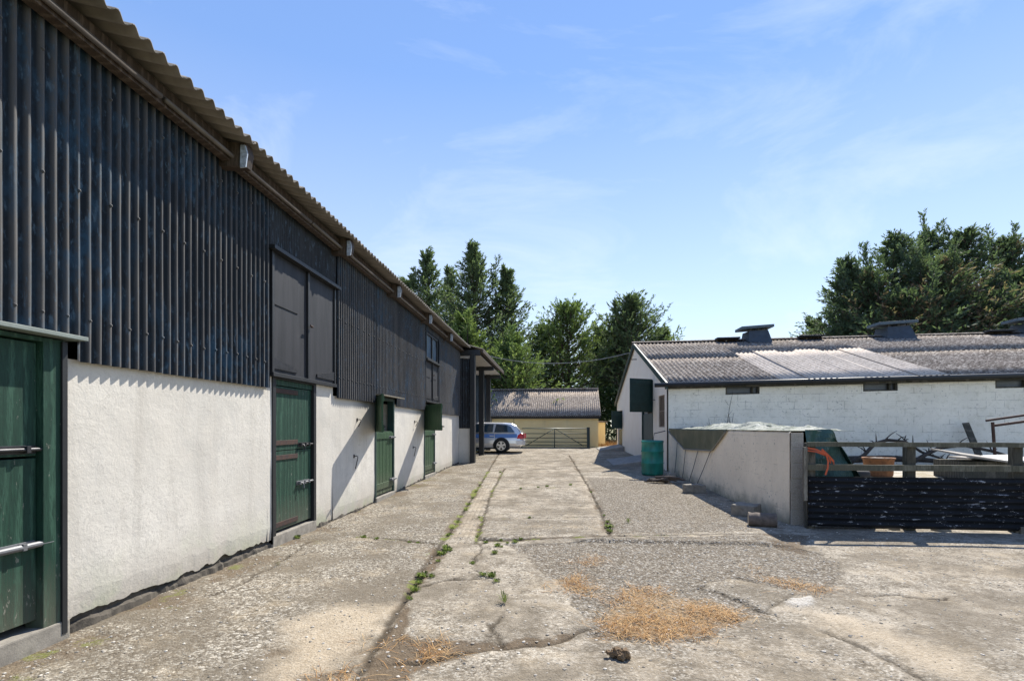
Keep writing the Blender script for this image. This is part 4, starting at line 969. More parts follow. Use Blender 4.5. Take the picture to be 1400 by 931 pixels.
def tarp():
    cz = lambda y: float(np.interp(y, [8.3, 8.6, 9.3, 10.2, 11, 12.5, 14, 15.4, 16.4], [1.43, 1.47, 1.48, 1.525, 1.565, 1.555, 1.525, 1.485, 1.42]))
    NY, NX = 110, 26; mb = MB()
    for j in range(NY+1):
        y = 8.42+(16.35-8.42)*j/NY
        for i in range(NX+1):
            t = i/NX; x = wx(y)-.012+t*1.0; c = cz(y)
            z = 1.432+(c-1.432)*math.sin(min(1, t*1.9)*math.pi/2)
            f = mnoise.noise(Vector((x*1.2, y*1.3, 0)))*.07-abs(mnoise.noise(Vector((x*.9+y*.4, y*2.6, 3))))*.08-abs(mnoise.noise(Vector((x*2.2-y*.8, y*1.7, 9))))*.05+.035-abs(mnoise.noise(Vector((x*4+y, y*4.5, 6))))*.06+mnoise.noise(Vector((x*6, y*6, 2)))*.01
            z += (f-.012)*min(1, t*7)
            if t > .6: z -= (t-.6)**2*.5
            mb.v.append((x, y+.03*mnoise.noise(Vector((x*4, y*2, 5))), max(z, 1.434)))
    for j in range(NY):
        for i in range(NX): q_ = j*(NX+1)+i; mb.f.append((q_, q_+1, q_+NX+2, q_+NX+1))
    mb.build('top_sheet', M['tarp_top'], tp, smooth=False, recalc=False, solid=.006)
    # far side slope falling to the enclosure, with folds
    mb = MB(); NX = 18; NY = 90
    for j in range(NY+1):
        y = 8.40+(16.3-8.40)*j/NY
        for i in range(NX+1):
            t = i/NX; x0 = wx(y)+.62; zt = cz(y)-.02
            x = x0+t*(.55+.15*mnoise.noise(Vector((y*1.5, 2, 0)))); z = zt-(zt-ench(y)-.02)*t**1.25
            fo = .08*math.sin(t*5+y*5+2*mnoise.noise(Vector((y, t*2, 1))))*t+.035*mnoise.noise(Vector((x*6, y*6, 2)))
            mb.v.append((x+fo, y-.12*t*(1-j/NY), z+fo*.4))
    for j in range(NY):
        for i in range(NX): q_ = j*(NX+1)+i; mb.f.append((q_, q_+1, q_+NX+2, q_+NX+1))
    mb.build('side_sheet', M['tarp_end'], tp, recalc=False, solid=.006)
    # gathered end beside the raw block end
    mb = MB(); NX, NZ = 26, 12
    for j in range(NZ+1):
        for i in range(NX+1):
            t = i/NX; x = WA.x+.24+t*.85; ww = (x-WA.x-.62)/.55; zt = 1.45+.02*t if ww < 0 else 1.455-1.40*ww**1.25
            zt = max(zt, .2); z = zt-(zt-max(.3, zt-.75))*j/NZ
            mb.v.append((x, 8.41-.03*j/NZ*2-.045*math.sin(t*17+j*.5)+.03*mnoise.noise(Vector((x*5, z*5, 4))), z))
    for j in range(NZ):
        for i in range(NX): q_ = j*(NX+1)+i; mb.f.append((q_, q_+1, q_+NX+2, q_+NX+1))
    mb.build('end_fold', M['tarp_end'], tp, recalc=False, solid=.006)
    # flap hanging over the lane side
    ys = [11.15, 12.15, 14.6, 16.45]; NY, NZ = 60, 12; mb = MB()
    for j in range(NY+1):
        y = ys[0]+(ys[3]-ys[0])*j/NY
        lo = float(np.interp(y, ys, [1.415, .955, .885, 1.35]))
        for i in range(NZ+1):
            t = i/NZ; z = 1.44+(lo-1.44)*t
            o = .022+.010*math.sin(y*9+t*2)*t+.012*mnoise.noise(Vector((y*3, z*4, 0)))
            mb.v.append((wx(y)-o, y, z))
    for j in range(NY):
        for i in range(NZ): q_ = j*(NZ+1)+i; mb.f.append((q_, q_+1, q_+NZ+2, q_+NZ+1))
    mb.build('front_flap', M['tarp'], tp, smooth=True, recalc=False, solid=.006)
    hem = MB(); hem.tube([(wx(y)-.036, y, float(np.interp(y, ys, [1.415, .955, .885, 1.35]))) for y in np.linspace(ys[0]+.05, ys[3], 30)], .016, 6); hem.build('hem', m_plain('pale_hem', (.30, .28, .24), .7), tp)
    for (y, yg) in ((15.3, 15.5), (14.4, 14.6), (13.2, 13.9), (12.2, 13.2)):
        z0 = float(np.interp(y, ys, [1.415, .955, .885, 1.35])); MB().tube([(wx(y)-.04, y, z0), (wx(y)-.05, (y+yg)/2, (z0+.1)/2), (wx(yg)-.07, yg, float(gz(yg))+.02)], .008, 6).build('tie_cord', M['cord'], tp)
tarp()
def put(px, py): x, y = gpt(px, py); return Vector((x, y, zat(x, y)))
def rough_block(name, c, sz, rot, mat, label, cat, group=None, seed=0, tilt=0):
    bm = bmesh.new(); bmesh.ops.create_cube(bm, size=1); bmesh.ops.subdivide_edges(bm, edges=bm.edges[:], cuts=4, use_grid_fill=True)
    for v in bm.verts:
        p = Vector((v.co.x*sz[0], v.co.y*sz[1], v.co.z*sz[2])); p += Vector((mnoise.noise(p*9+Vector((seed, 0, 0))), mnoise.noise(p*9+Vector((seed, 5, 0))), mnoise.noise(p*9+Vector((seed, 9, 0)))))*.014; v.co = p
    bmesh.ops.bevel(bm, geom=[e for e in bm.edges if e.calc_face_angle(0) > .9], offset=.012, segments=2, affect='EDGES')
    bm.transform(Matrix.Translation(c+Vector((0, 0, sz[2]/2-.006))) @ Matrix.Rotation(rot, 4, 'Z') @ Matrix.Rotation(tilt, 4, 'X'))
    me = bpy.data.meshes.new(name); bm.to_mesh(me); bm.free(); return tag(finish(name, me, mat, origin=c), label, cat, group)
rough_block('concrete_block', put(1020, 704), (.40, .30, .20), R(-40), M['stone'], 'grey concrete block lying beside the log at the foot of the cream wall', 'block', seed=1, tilt=R(4))
rough_block('concrete_block', put(949, 673), (.45, .22, .19), R(4), M['stone'], 'single grey concrete block under the tie cords of the tarpaulin', 'block', seed=5)
rough_block('brick', put(917, 651), (.24, .12, .10), R(15), m_plain('pale_brick', (.45, .42, .38), .9), 'small pale brick beside the green drum', 'brick', seed=8)
def log():
    c = put(1042, 719); lg = thing('log', tuple(c), 'short sawn log lying by the near end of the cream wall', 'log'); c = c+Vector((0, 0, .095)); a = Vector((.95, -.25, 0)).normalized()
    mb = MB(); n = 14; b = a.cross(Vector((0, 0, 1)))
    for i in range(9):
        for k in range(n):
            t = 2*math.pi*k/n; r = .105+.02*mnoise.noise(Vector((i*.6, math.cos(t)*2, math.sin(t)*2))); mb.v.append(tuple(c+a*(-.19+.38*i/8)+b*r*1.15*math.cos(t)+Vector((0, 0, r*math.sin(t)))))
    for i in range(8):
        for k in range(n): mb.f.append((i*n+k, i*n+(k+1) % n, (i+1)*n+(k+1) % n, (i+1)*n+k))
    mb.build('bark', M['log'], lg, smooth=True)
    for s, i in ((-1, 0), (1, 8)): MB().add([tuple(Vector(mb.v[i*n+k])+a*s*.002) for k in range(n)], [tuple(range(n))]).build('sawn_end', M['log_end'], lg)
log()
def sticks():
    c = put(912, 660); mb = MB(); rr = random.Random(8)
    for i in range(16):
        a = rr.uniform(-.35, .35); l = rr.uniform(.3, .62); p = c+Vector((rr.uniform(-.25, .25), rr.uniform(-.12, .12), .03+rr.random()*.14)); d = Vector((math.cos(a), math.sin(a), rr.uniform(-.1, .15)))
        mb.tube([p-d*l/2, p+d*.05, p+d*l/2+Vector((0, 0, -.03))], [.03*rr.uniform(.5, 1.2), .028, .016], 7)
    tag(mb.build('firewood', M['log'], origin=c), 'low heap of broken sticks and firewood in front of the green drum', 'firewood')
sticks()
def drum():
    x, y = gpt(892, 649); z = zat(x, y); b = MB(); r = .31; H = 1.0
    b.lathe([(0, .0), (r-.03, 0), (r-.005, .03), (r, .08), (r, .32), (r+.012, .335), (r+.012, .355), (r, .37), (r-.002, .66), (r+.012, .675), (r+.012, .695), (r, .71), (r-.003, .93), (r+.008, .945), (r+.008, .975), (r-.01, H), (r-.03, H), (r-.035, .94), (r-.04, .3), (0, .3)], (x, y, z), 40)
    tag(b.build('drum', M['plastic_green'], origin=(x, y, z), smooth=True), 'open topped green plastic drum standing by the white barn corner', 'drum')
drum()
def ramps():
    for nm, X0, X1, Y0, Y1, lab in (('ramp', 2.05, 3.5, 18.3, 20.9, 'grey concrete ramp leading up to the barn door beside the drum'), ('ramp', 2.3, 3.5, 26.5, 28.8, 'far grey concrete ramp leading to the last gable door')):
        g = float(gz(Y0)); mb = MB(); mb.add([(X0, Y0, g-.05), (X1, Y0, g-.05), (X1, Y1, g-.05), (X0, Y1, g-.05), (X0, Y0, g+.04), (X1, Y0, g+.24), (X1, Y1, g+.27), (X0, Y1, g+.07)], [(0,3,2,1),(4,5,6,7),(0,1,5,4),(1,2,6,5),(2,3,7,6),(3,0,4,7)])
        tag(mb.build(nm, m_plain('ramp_concrete', (.33, .31, .28), .92, var=.35, scale=4, bump=.5), bevel=.02, origin=(X0, Y0, g)), lab, 'ramp')
ramps()
# ------------------------------------------------------------------ fence of rails and black corrugated sheet
fn = thing('fence', (3.85, 8.0, 0), 'grey timber rail fence with a flaking black corrugated sheet along the bottom', 'fence')
FY = lambda x: 8.02-.025*(x-3.85)
def fence():
    for x in (3.77, 5.14, 6.55, 8.1):
        p = MB(); p.box(x-.06, x+.06, FY(x)+.03, FY(x)+.14, -.1, 1.26 if x < 8 else 1.4); p.build('post', M['dark_wood'], fn, bevel=.008)
    for z, h in ((1.24, .066), (.905, .086)):
        r = MB(); n = 14
        for i in range(n+1):
            x = 3.70+4.5*i/n; w = .008*mnoise.noise(Vector((x*2, z, 0)))
            r.v += [(x, FY(x)-.02, z-h/2+w), (x, FY(x)+.028, z-h/2+w), (x, FY(x)+.028, z+h/2+w), (x, FY(x)-.02, z+h/2+w)]
        for i in range(n):
            for k in range(4): a = i*4+k; b = i*4+(k+1) % 4; r.f.append((a, b, b+4, a+4))
        r.f += [(0, 1, 2, 3), tuple(n*4+k for k in (3, 2, 1, 0))]
        r.build('rail', M['rail'], fn)
    c = MB(); nx, nz = 50, 80; z0, z1 = .05, .775
    for j in range(nz+1):
        for i in range(nx+1):
            x = 3.69+4.5*i/nx; t = j/nz; z = z0+(z1-z0)*t-.006*(x-3.83)*(1-t)
            c.v.append((x, FY(x)-.045+.016*math.cos(2*math.pi*t*8.2)+.018*mnoise.noise(Vector((x*.9, t*1.3, 0)))+.004*mnoise.noise(Vector((x*5, t*6, 0))), z))
    for j in range(nz):
        for i in range(nx): q_ = j*(nx+1)+i; c.f.append((q_, q_+1, q_+nx+2, q_+nx+1))
    c.build('corrugated_sheet', M['iron_flake'], fn, smooth=True, recalc=False, solid=.003)
    p = MB(); p.box(3.635, 3.685, 7.98, 8.03, .42, 1.2); p.build('upright_batten', M['grey_wood'], fn, bevel=.004)
    f = MB(); f.box(6.5, 6.56, FY(6.5)-.07, FY(6.5)+.02, -.1, .1); f.build('foot_peg', M['grey_wood'], fn)
fence()
st = MB(); rr = random.Random(5)
def ribbon(mb, pts, w, up=(0, -1, 0)):
    pts = [Vector(p) for p in pts]; b = len(mb.v)
    for i, p in enumerate(pts):
        d = (pts[min(i+1, len(pts)-1)]-pts[max(i-1, 0)]).normalized(); s = d.cross(Vector(up)).normalized()*w/2; mb.v += [tuple(p-s), tuple(p+s)]
    for i in range(len(pts)-1): mb.f.append((b+2*i, b+2*i+1, b+2*i+3, b+2*i+2))
ribbon(st, [(3.68, 8.0, 1.19), (3.80, 7.965, 1.165), (3.93, 7.955, 1.10), (3.96, 7.96, 1.0), (3.95, 7.95, .90), (3.915, 7.945, .80)], .024)
ribbon(st, [(3.87, 7.96, 1.17), (3.98, 8.0, 1.08), (4.08, 8.05, .99), (4.16, 8.2, .93), (4.3, 8.35, .84), (4.42, 8.4, .70)], .03)
ribbon(st, [(3.68, 8.0, 1.15), (3.80, 7.968, 1.135), (3.98, 7.97, 1.06), (4.05, 8.07, .96)], .02)
tag(st.build('strap', M['orange'], solid=.004, origin=(3.85, 8, 1.1)), 'orange webbing strap knotted around the fence post by the wall end', 'strap')
# ------------------------------------------------------------------ clutter behind the fence
def on(px, d, dz=0): p = at(px, d); p.z = ench(p.y)+dz; return p
b = MB(); b.bar(on(1104, 9.2, .95), on(1132, 9.2, .42), .10, .02, (0, -1, .3)); tag(b.build('board', M['white_board'], bevel=.004, origin=on(1118, 9.2)), 'upper white board propped diagonally by the green tarpaulin end', 'board')
b = MB(); b.bar(on(1100, 9.6, .75), on(1150, 9.5, .35), .12, .02, (0, -1, .3)); tag(b.build('board', M['white_board'], bevel=.004, origin=on(1125, 9.5)), 'lower flatter white board behind the orange strap', 'board')
def tyre(): 
    c = on(1165, 11.2, .0); MB_ = MB().lathe([(.19, .02), (.29, 0), (.32, .04), (.325, .10), (.32, .16), (.29, .2), (.19, .18), (.17, .10), (.19, .02)], c, 30); tag(MB_.build('tyre', M['tyre'], origin=c, smooth=True), 'old black tyre lying flat beside the rusty tub', 'tyre')
tyre()
def tub():
    c = on(1201, 11.6); mb = MB().lathe([(0, 0), (.25, 0), (.27, .03), (.29, .36), (.315, .38), (.315, .41), (.28, .41), (.265, .37), (.24, .06), (0, .06)], c, 26); tag(mb.build('tub', M['rust_tub'], origin=c, smooth=True), 'rusty orange tub standing on the dusty ground behind the fence', 'tub')
    mb = MB(); rr = random.Random(4)
    for i in range(14): a = rr.random()*6.28; r = rr.random()*.2; mb.blob((c.x+r*math.cos(a), c.y+r*math.sin(a), c.z+.38), .07, (1, 1, .5), 1, .3, i)
    tag(mb.build('rubble', M['stone'], origin=c), 'pale rubble heaped in the rusty tub', 'rubble')
tub()
def branches():
    for px, d, pts, lab in ((1185, 14.3, [(-.6, .05), (-.1, .3), (.25, .62), (.6, .72), (1.0, .68), (1.35, .40), (1.9, .22)], 'long bare dead branch arching behind the left fence bay'),
                            (1262, 14.0, [(-.3, .15), (.1, .35), (.5, .52), (1.0, .60), (1.6, .45), (2.2, .30), (2.8, .15)], 'long bare dead branch arching behind the middle fence post'),
                            (1150, 14.8, [(-.5, .12), (.3, .16), (1.2, .2), (2.2, .16), (3.0, .1)], 'dark dead bough lying along the foot of the white wall')):
        b = on(px, d); mb = MB(); P = [b+Vector((x, .12*math.sin(x*3), z)) for x, z in pts]; n = len(P); rs = [.06*(1-.6*i/n) for i in range(n)] if 'bough' not in lab else [.09, .1, .09, .07, .05]
        mb.tube(P, rs, 8); rr = random.Random(px)
        for i in range(1, n-1):
            for k in range(3):
                s = P[i]+(P[i+1]-P[i])*rr.random(); e = s+Vector((rr.uniform(-.35, .35), rr.uniform(-.3, .3), rr.uniform(-.05, .3))); mb.tube([s, (s+e)/2+Vector((0, 0, .03)), e], [.02, .014, .005], 5)
        tag(mb.build('branch', M['branch'], origin=b, smooth=True), lab, 'branch')
branches()
b = MB(); p0, p1 = on(1345, 14.1), at(1320, 14.62, py=578); b.bar(p0, p1, .17, .04, (0, -1, 0)); tag(b.build('plank', M['dark_wood'], bevel=.005, origin=p0), 'dark weathered plank leaning against the white barn wall', 'plank')
def slabs():
    c = on(1350, 11.2); a = Vector((.995, -.09, 0)); d = Vector((.09, .995, 0))
    b = MB(); b.obox(c+Vector((.0, 0, .19)), a*.78, d*.45, (0, 0, .19)); 
    o = tag(b.build('crate', M['dark_wood'], bevel=.01, origin=c), 'dark low timber crate under the tilted sheets behind the fence', 'crate')
    b = MB(); b.obox(c+Vector((-.42, -.1, .49)), a*.48+Vector((0, 0, -.075)), d*.5+Vector((0, 0, .04)), (0, 0, .018)); tag(b.build('sheet', M['ply'], bevel=.004, origin=c), 'grey tilted board lying on the left of the dark crate', 'board')
    b = MB(); b.obox(c+Vector((.33, .05, .42)), a*.40+Vector((0, 0, .02)), d*.45+Vector((0, 0, .03)), (0, 0, .016)); tag(b.build('sheet', M['white_board'], bevel=.004, origin=c), 'pale flat board lying on the right of the dark crate', 'board')
    b = MB(); b.obox(c+Vector((.62, .75, .40)), a*.6+Vector((0, 0, .015)), d*.4, (0, 0, .02)); b.obox(c+Vector((.62, .75, .2)), a*.5, d*.3, (0, 0, .175)); tag(b.build('sheet', M['ply'], bevel=.004, origin=c), 'pale board on blocks at the back behind the dark crate', 'board')
slabs()
def frame_rack():
    c = on(1380, 13.2); r = thing('trestle', tuple(c), 'rusty bare metal trestle frame standing in front of the white barn wall', 'trestle')
    A = at(1348, 13.2, py=575); B = at(1440, 12.9, py=562); mb = MB(); mb.tube([A, B], .028, 8); mb.build('top_rail', M['rust_frame'], r)
    A2 = at(1357, 13.15, py=582); B2 = at(1440, 12.9, py=571); MB().tube([A2, B2], .032, 8).build('second_rail', M['rust_frame'], r)
    for px in (1357, 1403):
        t = at(px, 13.15, py=577 if px < 1400 else 570); f = Vector((t.x+.08, t.y, ench(t.y))); MB().tube([t, f], .034, 8).build('leg', M['rust_frame'], r)
        m = f+Vector((0, 0, .28)); mb = MB(); mb.tube([m, f+Vector((-.32, -.05, 0))], .018, 6); mb.tube([m, f+Vector((.28, .05, 0))], .018, 6); mb.build('foot_brace', M['rust_frame'], r)
frame_rack()
# ------------------------------------------------------------------ overhead cable, dung, stones under the fence
A = at(666, 24.5, py=486); B = at(862, 23.2, py=482); pts = []
for i in range(31): t = i/30; p = A.lerp(B, t); p.z -= .42*4*t*(1-t); pts.append(p)
tag(MB().tube(pts, .015, 6).build('cable', M['cable'], origin=A), 'pale overhead cable slung between the two barns across the lane', 'cable')
p = put(848, 897); mb = MB(); rr = random.Random(2)
for i in range(16): mb.blob((p.x+rr.gauss(0, .022), p.y+rr.gauss(0, .02), p.z+.012+rr.random()*.035), .017+.014*rr.random(), (1, 1, .8), 2, .5, i)
tag(mb.build('dung', M['dung'], origin=p), 'small brown lump of dried dung on the concrete in the foreground', 'dung')
for i, (px, py, s, l) in enumerate(((1292, 727, .09, 'flat brown stone under the middle of the black corrugated sheet'), (1226, 725, .055, 'small stone under the corrugated sheet by the dry grass'))):
    p = put(px, py); tag(MB().blob(p+Vector((0, .06, .02)), s, (1.4, .8, .6), 2, .4, i+20).build('stone', M['stone'], origin=p, smooth=True), l, 'stone')
# ------------------------------------------------------------------ weeds
def weeds():
    rr = np.random.RandomState(9)
    def clump(p, s, tall, name='weed'):
        n = int(50+70*min(1, s/.1)) if not tall else 36; V = []; T = []
        for i in range(n):
            a = rr.rand()*6.28; r = s*rr.rand()**.7; h = (.005+.045*rr.rand()*min(1, s/.07)) if not tall else s*(.3+.6*rr.rand()); b = np.array([p[0]+(r*.6)*math.cos(a)*(1 if not tall else .3), p[1]+(r*.6)*math.sin(a)*(1 if not tall else .3), p[2]])
            l = s*(.14+.26*rr.rand()) if not tall else s*(.3+.4*rr.rand()); d = np.array([math.cos(a), math.sin(a), 0]); w = np.array([-d[1], d[0], 0])*l*(.28 if not tall else .06)
            t = b+d*l*.5+[0, 0, h]; e = b+d*l+[0, 0, h*.7 if not tall else h*1.1]
            V += [b, t+w, e, t-w]; T.append(rr.rand()*.85)
        return quads(name, np.array(V), M['weed'], tone=T, origin=tuple(p))
    G = 'weeds growing in the joints of the concrete lane'
    L = 'low green weed rooted in a joint of the concrete lane'
    spots = [(610, 748, .11), (604, 756, .09), (612, 752, .08), (599, 767, .05), (578, 786, .09), (573, 795, .08), (567, 806, .07), (560, 818, .06), (614, 730, .08), (618, 722, .05), (626, 712, .05), (637, 698, .06), (641, 690, .06), (646, 681, .06), (651, 671, .06), (656, 662, .06), (662, 655, .05),
             (652, 733, .05), (664, 742, .05), (680, 747, .08), (676, 757, .06), (694, 743, .05), (704, 742, .07), (712, 738, .06), (686, 748, .04), (646, 770, .05), (672, 789, .08), (660, 787, .06), (679, 795, .06), (685, 738, .05),
             (497, 734, .06), (515, 737, .05), (560, 741, .05), (572, 741, .06), (833, 722, .10), (834, 729, .09), (831, 716, .06), (826, 705, .04), (808, 672, .05), (712, 668, .06), (736, 666, .06), (748, 665, .06), (780, 663, .07), (655, 708, .04), (412, 729, .09), (406, 735, .07), (724, 708, .04), (684, 646, .07), (590, 788, .05)]
    for px, py, s in spots: tag(clump(put(px, py), s*(.7+.35*rr.rand()), False), L, 'weed', G)
    tag(clump(put(690, 823), .10, True, 'grass_tuft'), 'upright green grass tuft in the crack of the front slab', 'grass tuft')
    tag(clump(put(859, 717), .09, True, 'grass_tuft'), 'tiny upright green tuft on the gravelly slab right of the long joint', 'grass tuft')
weeds()
# ------------------------------------------------------------------ silver estate car
def car():
    base = at(717, 25.5, .0); g = float(gz(base.y)); x0 = base.x; yc = base.y
    cr = thing('estate_car', (x0-2.4, yc, g), 'silver estate car parked nose first into the open end of the black barn', 'car')
    P = lambda s, y, z: (x0-s, yc+y, g+z)            # s runs from tail to nose; camera side is -y
    st = [0, .05, .16, .35, .6, 1.05, 1.6, 2.3, 3.1, 3.7, 4.2, 4.55, 4.72, 4.78]
    belt = [.80, .93, .945, .95, .95, .945, .94, .93, .925, .90, .84, .76, .70, .60]
    wid = [.66, .76, .82, .855, .87, .885, .89, .89, .89, .885, .86, .80, .70, .60]
    low = [.42, .34, .27, .24, .22, .20, .19, .19, .19, .19, .20, .22, .28, .36]
    mb = MB(); ns = 7
    for s, b, w, l in zip(st, belt, wid, low):
        half = [(w*.80, l), (w*.96, l+.07), (w, .45), (w*.992, .60), (w*.965, .735), (w*.90, b-.02), (w*.86, b)]
        ring = [P(s, -y, z) for y, z in half]+[P(s, y, z) for y, z in half[::-1]]; mb.v += ring
    n = ns*2
    for i in range(len(st)-1):
        for k in range(n): a = i*n+k; b = i*n+(k+1) % n; mb.f.append((a, b, b+n, a+n))
    mb.f += [tuple(range(n)), tuple((len(st)-1)*n+k for k in range(n))[::-1]]
    body = mb.build('body', M['silver'], cr, smooth=False)
    # cabin
    cs = [(.10, .96), (.17, 1.08), (.36, 1.29), (.55, 1.385), (.9, 1.42), (1.6, 1.44), (2.3, 1.435), (2.85, 1.38), (3.3, 1.18), (3.72, .915)]
    mb = MB()
    for s, z in cs:
        w0 = .765; t = (z-.93)/.5; w1 = .765-.17*max(0, t); mb.v += [P(s, -w0, .925), P(s, -w1-.02, z-.05*max(.2, t)), P(s, -w1+.09, z), P(s, w1-.09, z), P(s, w1+.02, z-.05*max(.2, t)), P(s, w0, .925)]
    for i in range(len(cs)-1):
        for k in range(5): a = i*6+k; mb.f.append((a, a+1, a+7, a+6))
    mb.build('roof', M['silver'], cr, smooth=False)
    gl = lambda s, z: (s, -.765+.17*max(0, (z-.93)/.5)-.024, z)
    def pane(pts, nm='side_window'):
        mb = MB(); mb.prism([P(s, gl(s, z)[1]-.004, z) for s, z in pts], (0, .012, 0)); return mb.build(nm, M['glass_car'], cr)
    m = Mat('tinted_car_glass'); m.b.inputs['Coat Weight'].default_value = 1
    M['glass_car'] = m.set((.03, .055, .075), .04, spec=.8)
    pane([(.42, .975), (.62, 1.24), (.80, 1.305), (1.30, 1.345), (1.38, .975)]); pane([(1.46, .975), (1.42, 1.345), (2.28, 1.345), (2.34, .975)]); pane([(2.44, .975), (2.40, 1.345), (2.72, 1.32), (3.25, 1.07), (3.35, .975)])
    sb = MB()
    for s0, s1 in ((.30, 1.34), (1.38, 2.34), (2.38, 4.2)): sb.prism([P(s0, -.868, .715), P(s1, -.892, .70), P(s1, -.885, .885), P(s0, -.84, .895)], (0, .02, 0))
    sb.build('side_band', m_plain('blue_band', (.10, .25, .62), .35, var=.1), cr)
    rw = MB(); rw.add([P(.155, -.55, 1.09), P(.155, .55, 1.09), P(.35, .50, 1.295), P(.35, -.50, 1.295)], [(0, 1, 2, 3)]); rw.build('rear_window', M['glass_car'], cr)
    tr = MB(); tr.obox(P(1.9, -.825, .935), (1.5, 0, 0), (0, .02, 0), (0, 0, .012)); tr.build('waist_trim', M['alloy'], cr, bevel=.004)
    sk = MB(); sk.obox(P(2.4, -.875, .215), (1.0, 0, 0), (0, .02, 0), (0, 0, .03)); sk.build('sill_trim', M['black'], cr, bevel=.01)
    bp = MB()
    for s, w in ((-.06, .70), (.06, .80), (.35, .885)): bp.v += [P(s, -w, .36), P(s, -w, .60), P(s, w, .60), P(s, w, .36)]
    for i in range(2):
        for k in range(4): a = i*4+k; b = i*4+(k+1) % 4; bp.f.append((a, b, b+4, a+4))
    bp.f += [(0, 1, 2, 3), (8, 11, 10, 9)]; bp.build('bumper', M['silver'], cr, bevel=.02)
    for sg in (-1, 1):
        l = MB(); l.prism([P(.035, sg*.80, .66), P(.30, sg*.872, .68), P(.25, sg*.855, .84), P(.11, sg*.80, .93), P(.04, sg*.77, .90)], (-.0, sg*.018, 0)); l.prism([P(.0, sg*.55, .68), P(.0, sg*.76, .68), P(.02, sg*.74, .90), P(.02, sg*.58, .90)], (.05, 0, 0)); l.build('tail_light', M['red_lens'], cr)
    for s in (1.36, 2.36):
        h = MB(); h.obox(P(s+.13, -.885, .80), (.10, 0, 0), (0, .018, 0), (0, 0, .018)); h.build('door_handle', M['silver'], cr, bevel=.006)
        d = MB(); d.bar(P(s-.04, -.889, .3), P(s-.04, -.866, .735), .008, .012, (1, 0, 0)); d.build('door_gap', M['black'], cr)
    mi = MB(); mi.blob(P(3.2, -.97, 1.0), .10, (.9, .8, .65), 2, .05); mi.build('mirror', M['silver'], cr, smooth=True)
    for s in (1.04, 3.79):
        for sg in (-1, 1):
            cy = sg*.80; w = MB(); n = 40; prof = [(.20, -.10), (.30, -.11), (.33, -.09), (.338, 0), (.33, .09), (.30, .11), (.20, .10)]
            for r, o in prof:
                for k in range(n): t = 2*math.pi*k/n; w.v.append(P(s+r*math.cos(t), cy+o, .338+r*math.sin(t)))
            for i in range(len(prof)-1):
                for k in range(n): a = i*n+k; b = i*n+(k+1) % n; w.f.append((a, b, b+n, a+n))
            wh = w.build('wheel', M['tyre'], cr, smooth=True)
            r = MB(); fy = cy+sg*.095
            for k in range(28):
                t0, t1 = 2*math.pi*k/28, 2*math.pi*(k+1)/28
                r.prism([P(s+q*math.cos(t), fy, .338+q*math.sin(t)) for q, t in ((.19, t0), (.215, t0), (.215, t1), (.19, t1))], (0, sg*.02, 0))
            for k in range(5):
                t = 2*math.pi*k/5+.3; c, d = math.cos(t), math.sin(t)
                r.prism([P(s+c*.03-d*a, fy, .338+d*.03+c*a) for a in (-.035, .035)]+[P(s+c*.195-d*a, fy, .338+d*.195+c*a) for a in (.055, -.055)], (0, sg*.018, 0))
            for k in range(12):
                t0, t1 = 2*math.pi*k/12, 2*math.pi*(k+1)/12; r.prism([P(s, fy-.001*sg, .338), P(s+.05*math.cos(t0), fy-.001*sg, .338+.05*math.sin(t0)), P(s+.05*math.cos(t1), fy-.001*sg, .338+.05*math.sin(t1))], (0, sg*.026, 0))
            r.build('rim', M['alloy'], wh)
            a = MB(); ay = sg*.894
            for k in range(20):
                t0, t1 = math.pi*k/20, math.pi*(k+1)/20; t0 -= .0
                a.prism([P(s+q*math.cos(t), ay-sg*.02, .335+q*math.sin(t)) for q, t in ((.0, t0), (.395, t0), (.395, t1))], (0, sg*.022, 0))
            a.prism([P(s-.395, ay-sg*.02, .335), P(s+.395, ay-sg*.02, .335), P(s+.36, ay-sg*.02, .18), P(s-.36, ay-sg*.02, .18)], (0, sg*.022, 0))
            a.build('wheel_arch', M['black'], cr)
            # the tyre and rim stand just outside the dark arch
            for o in (wh,): o.location.y += sg*.045
car()
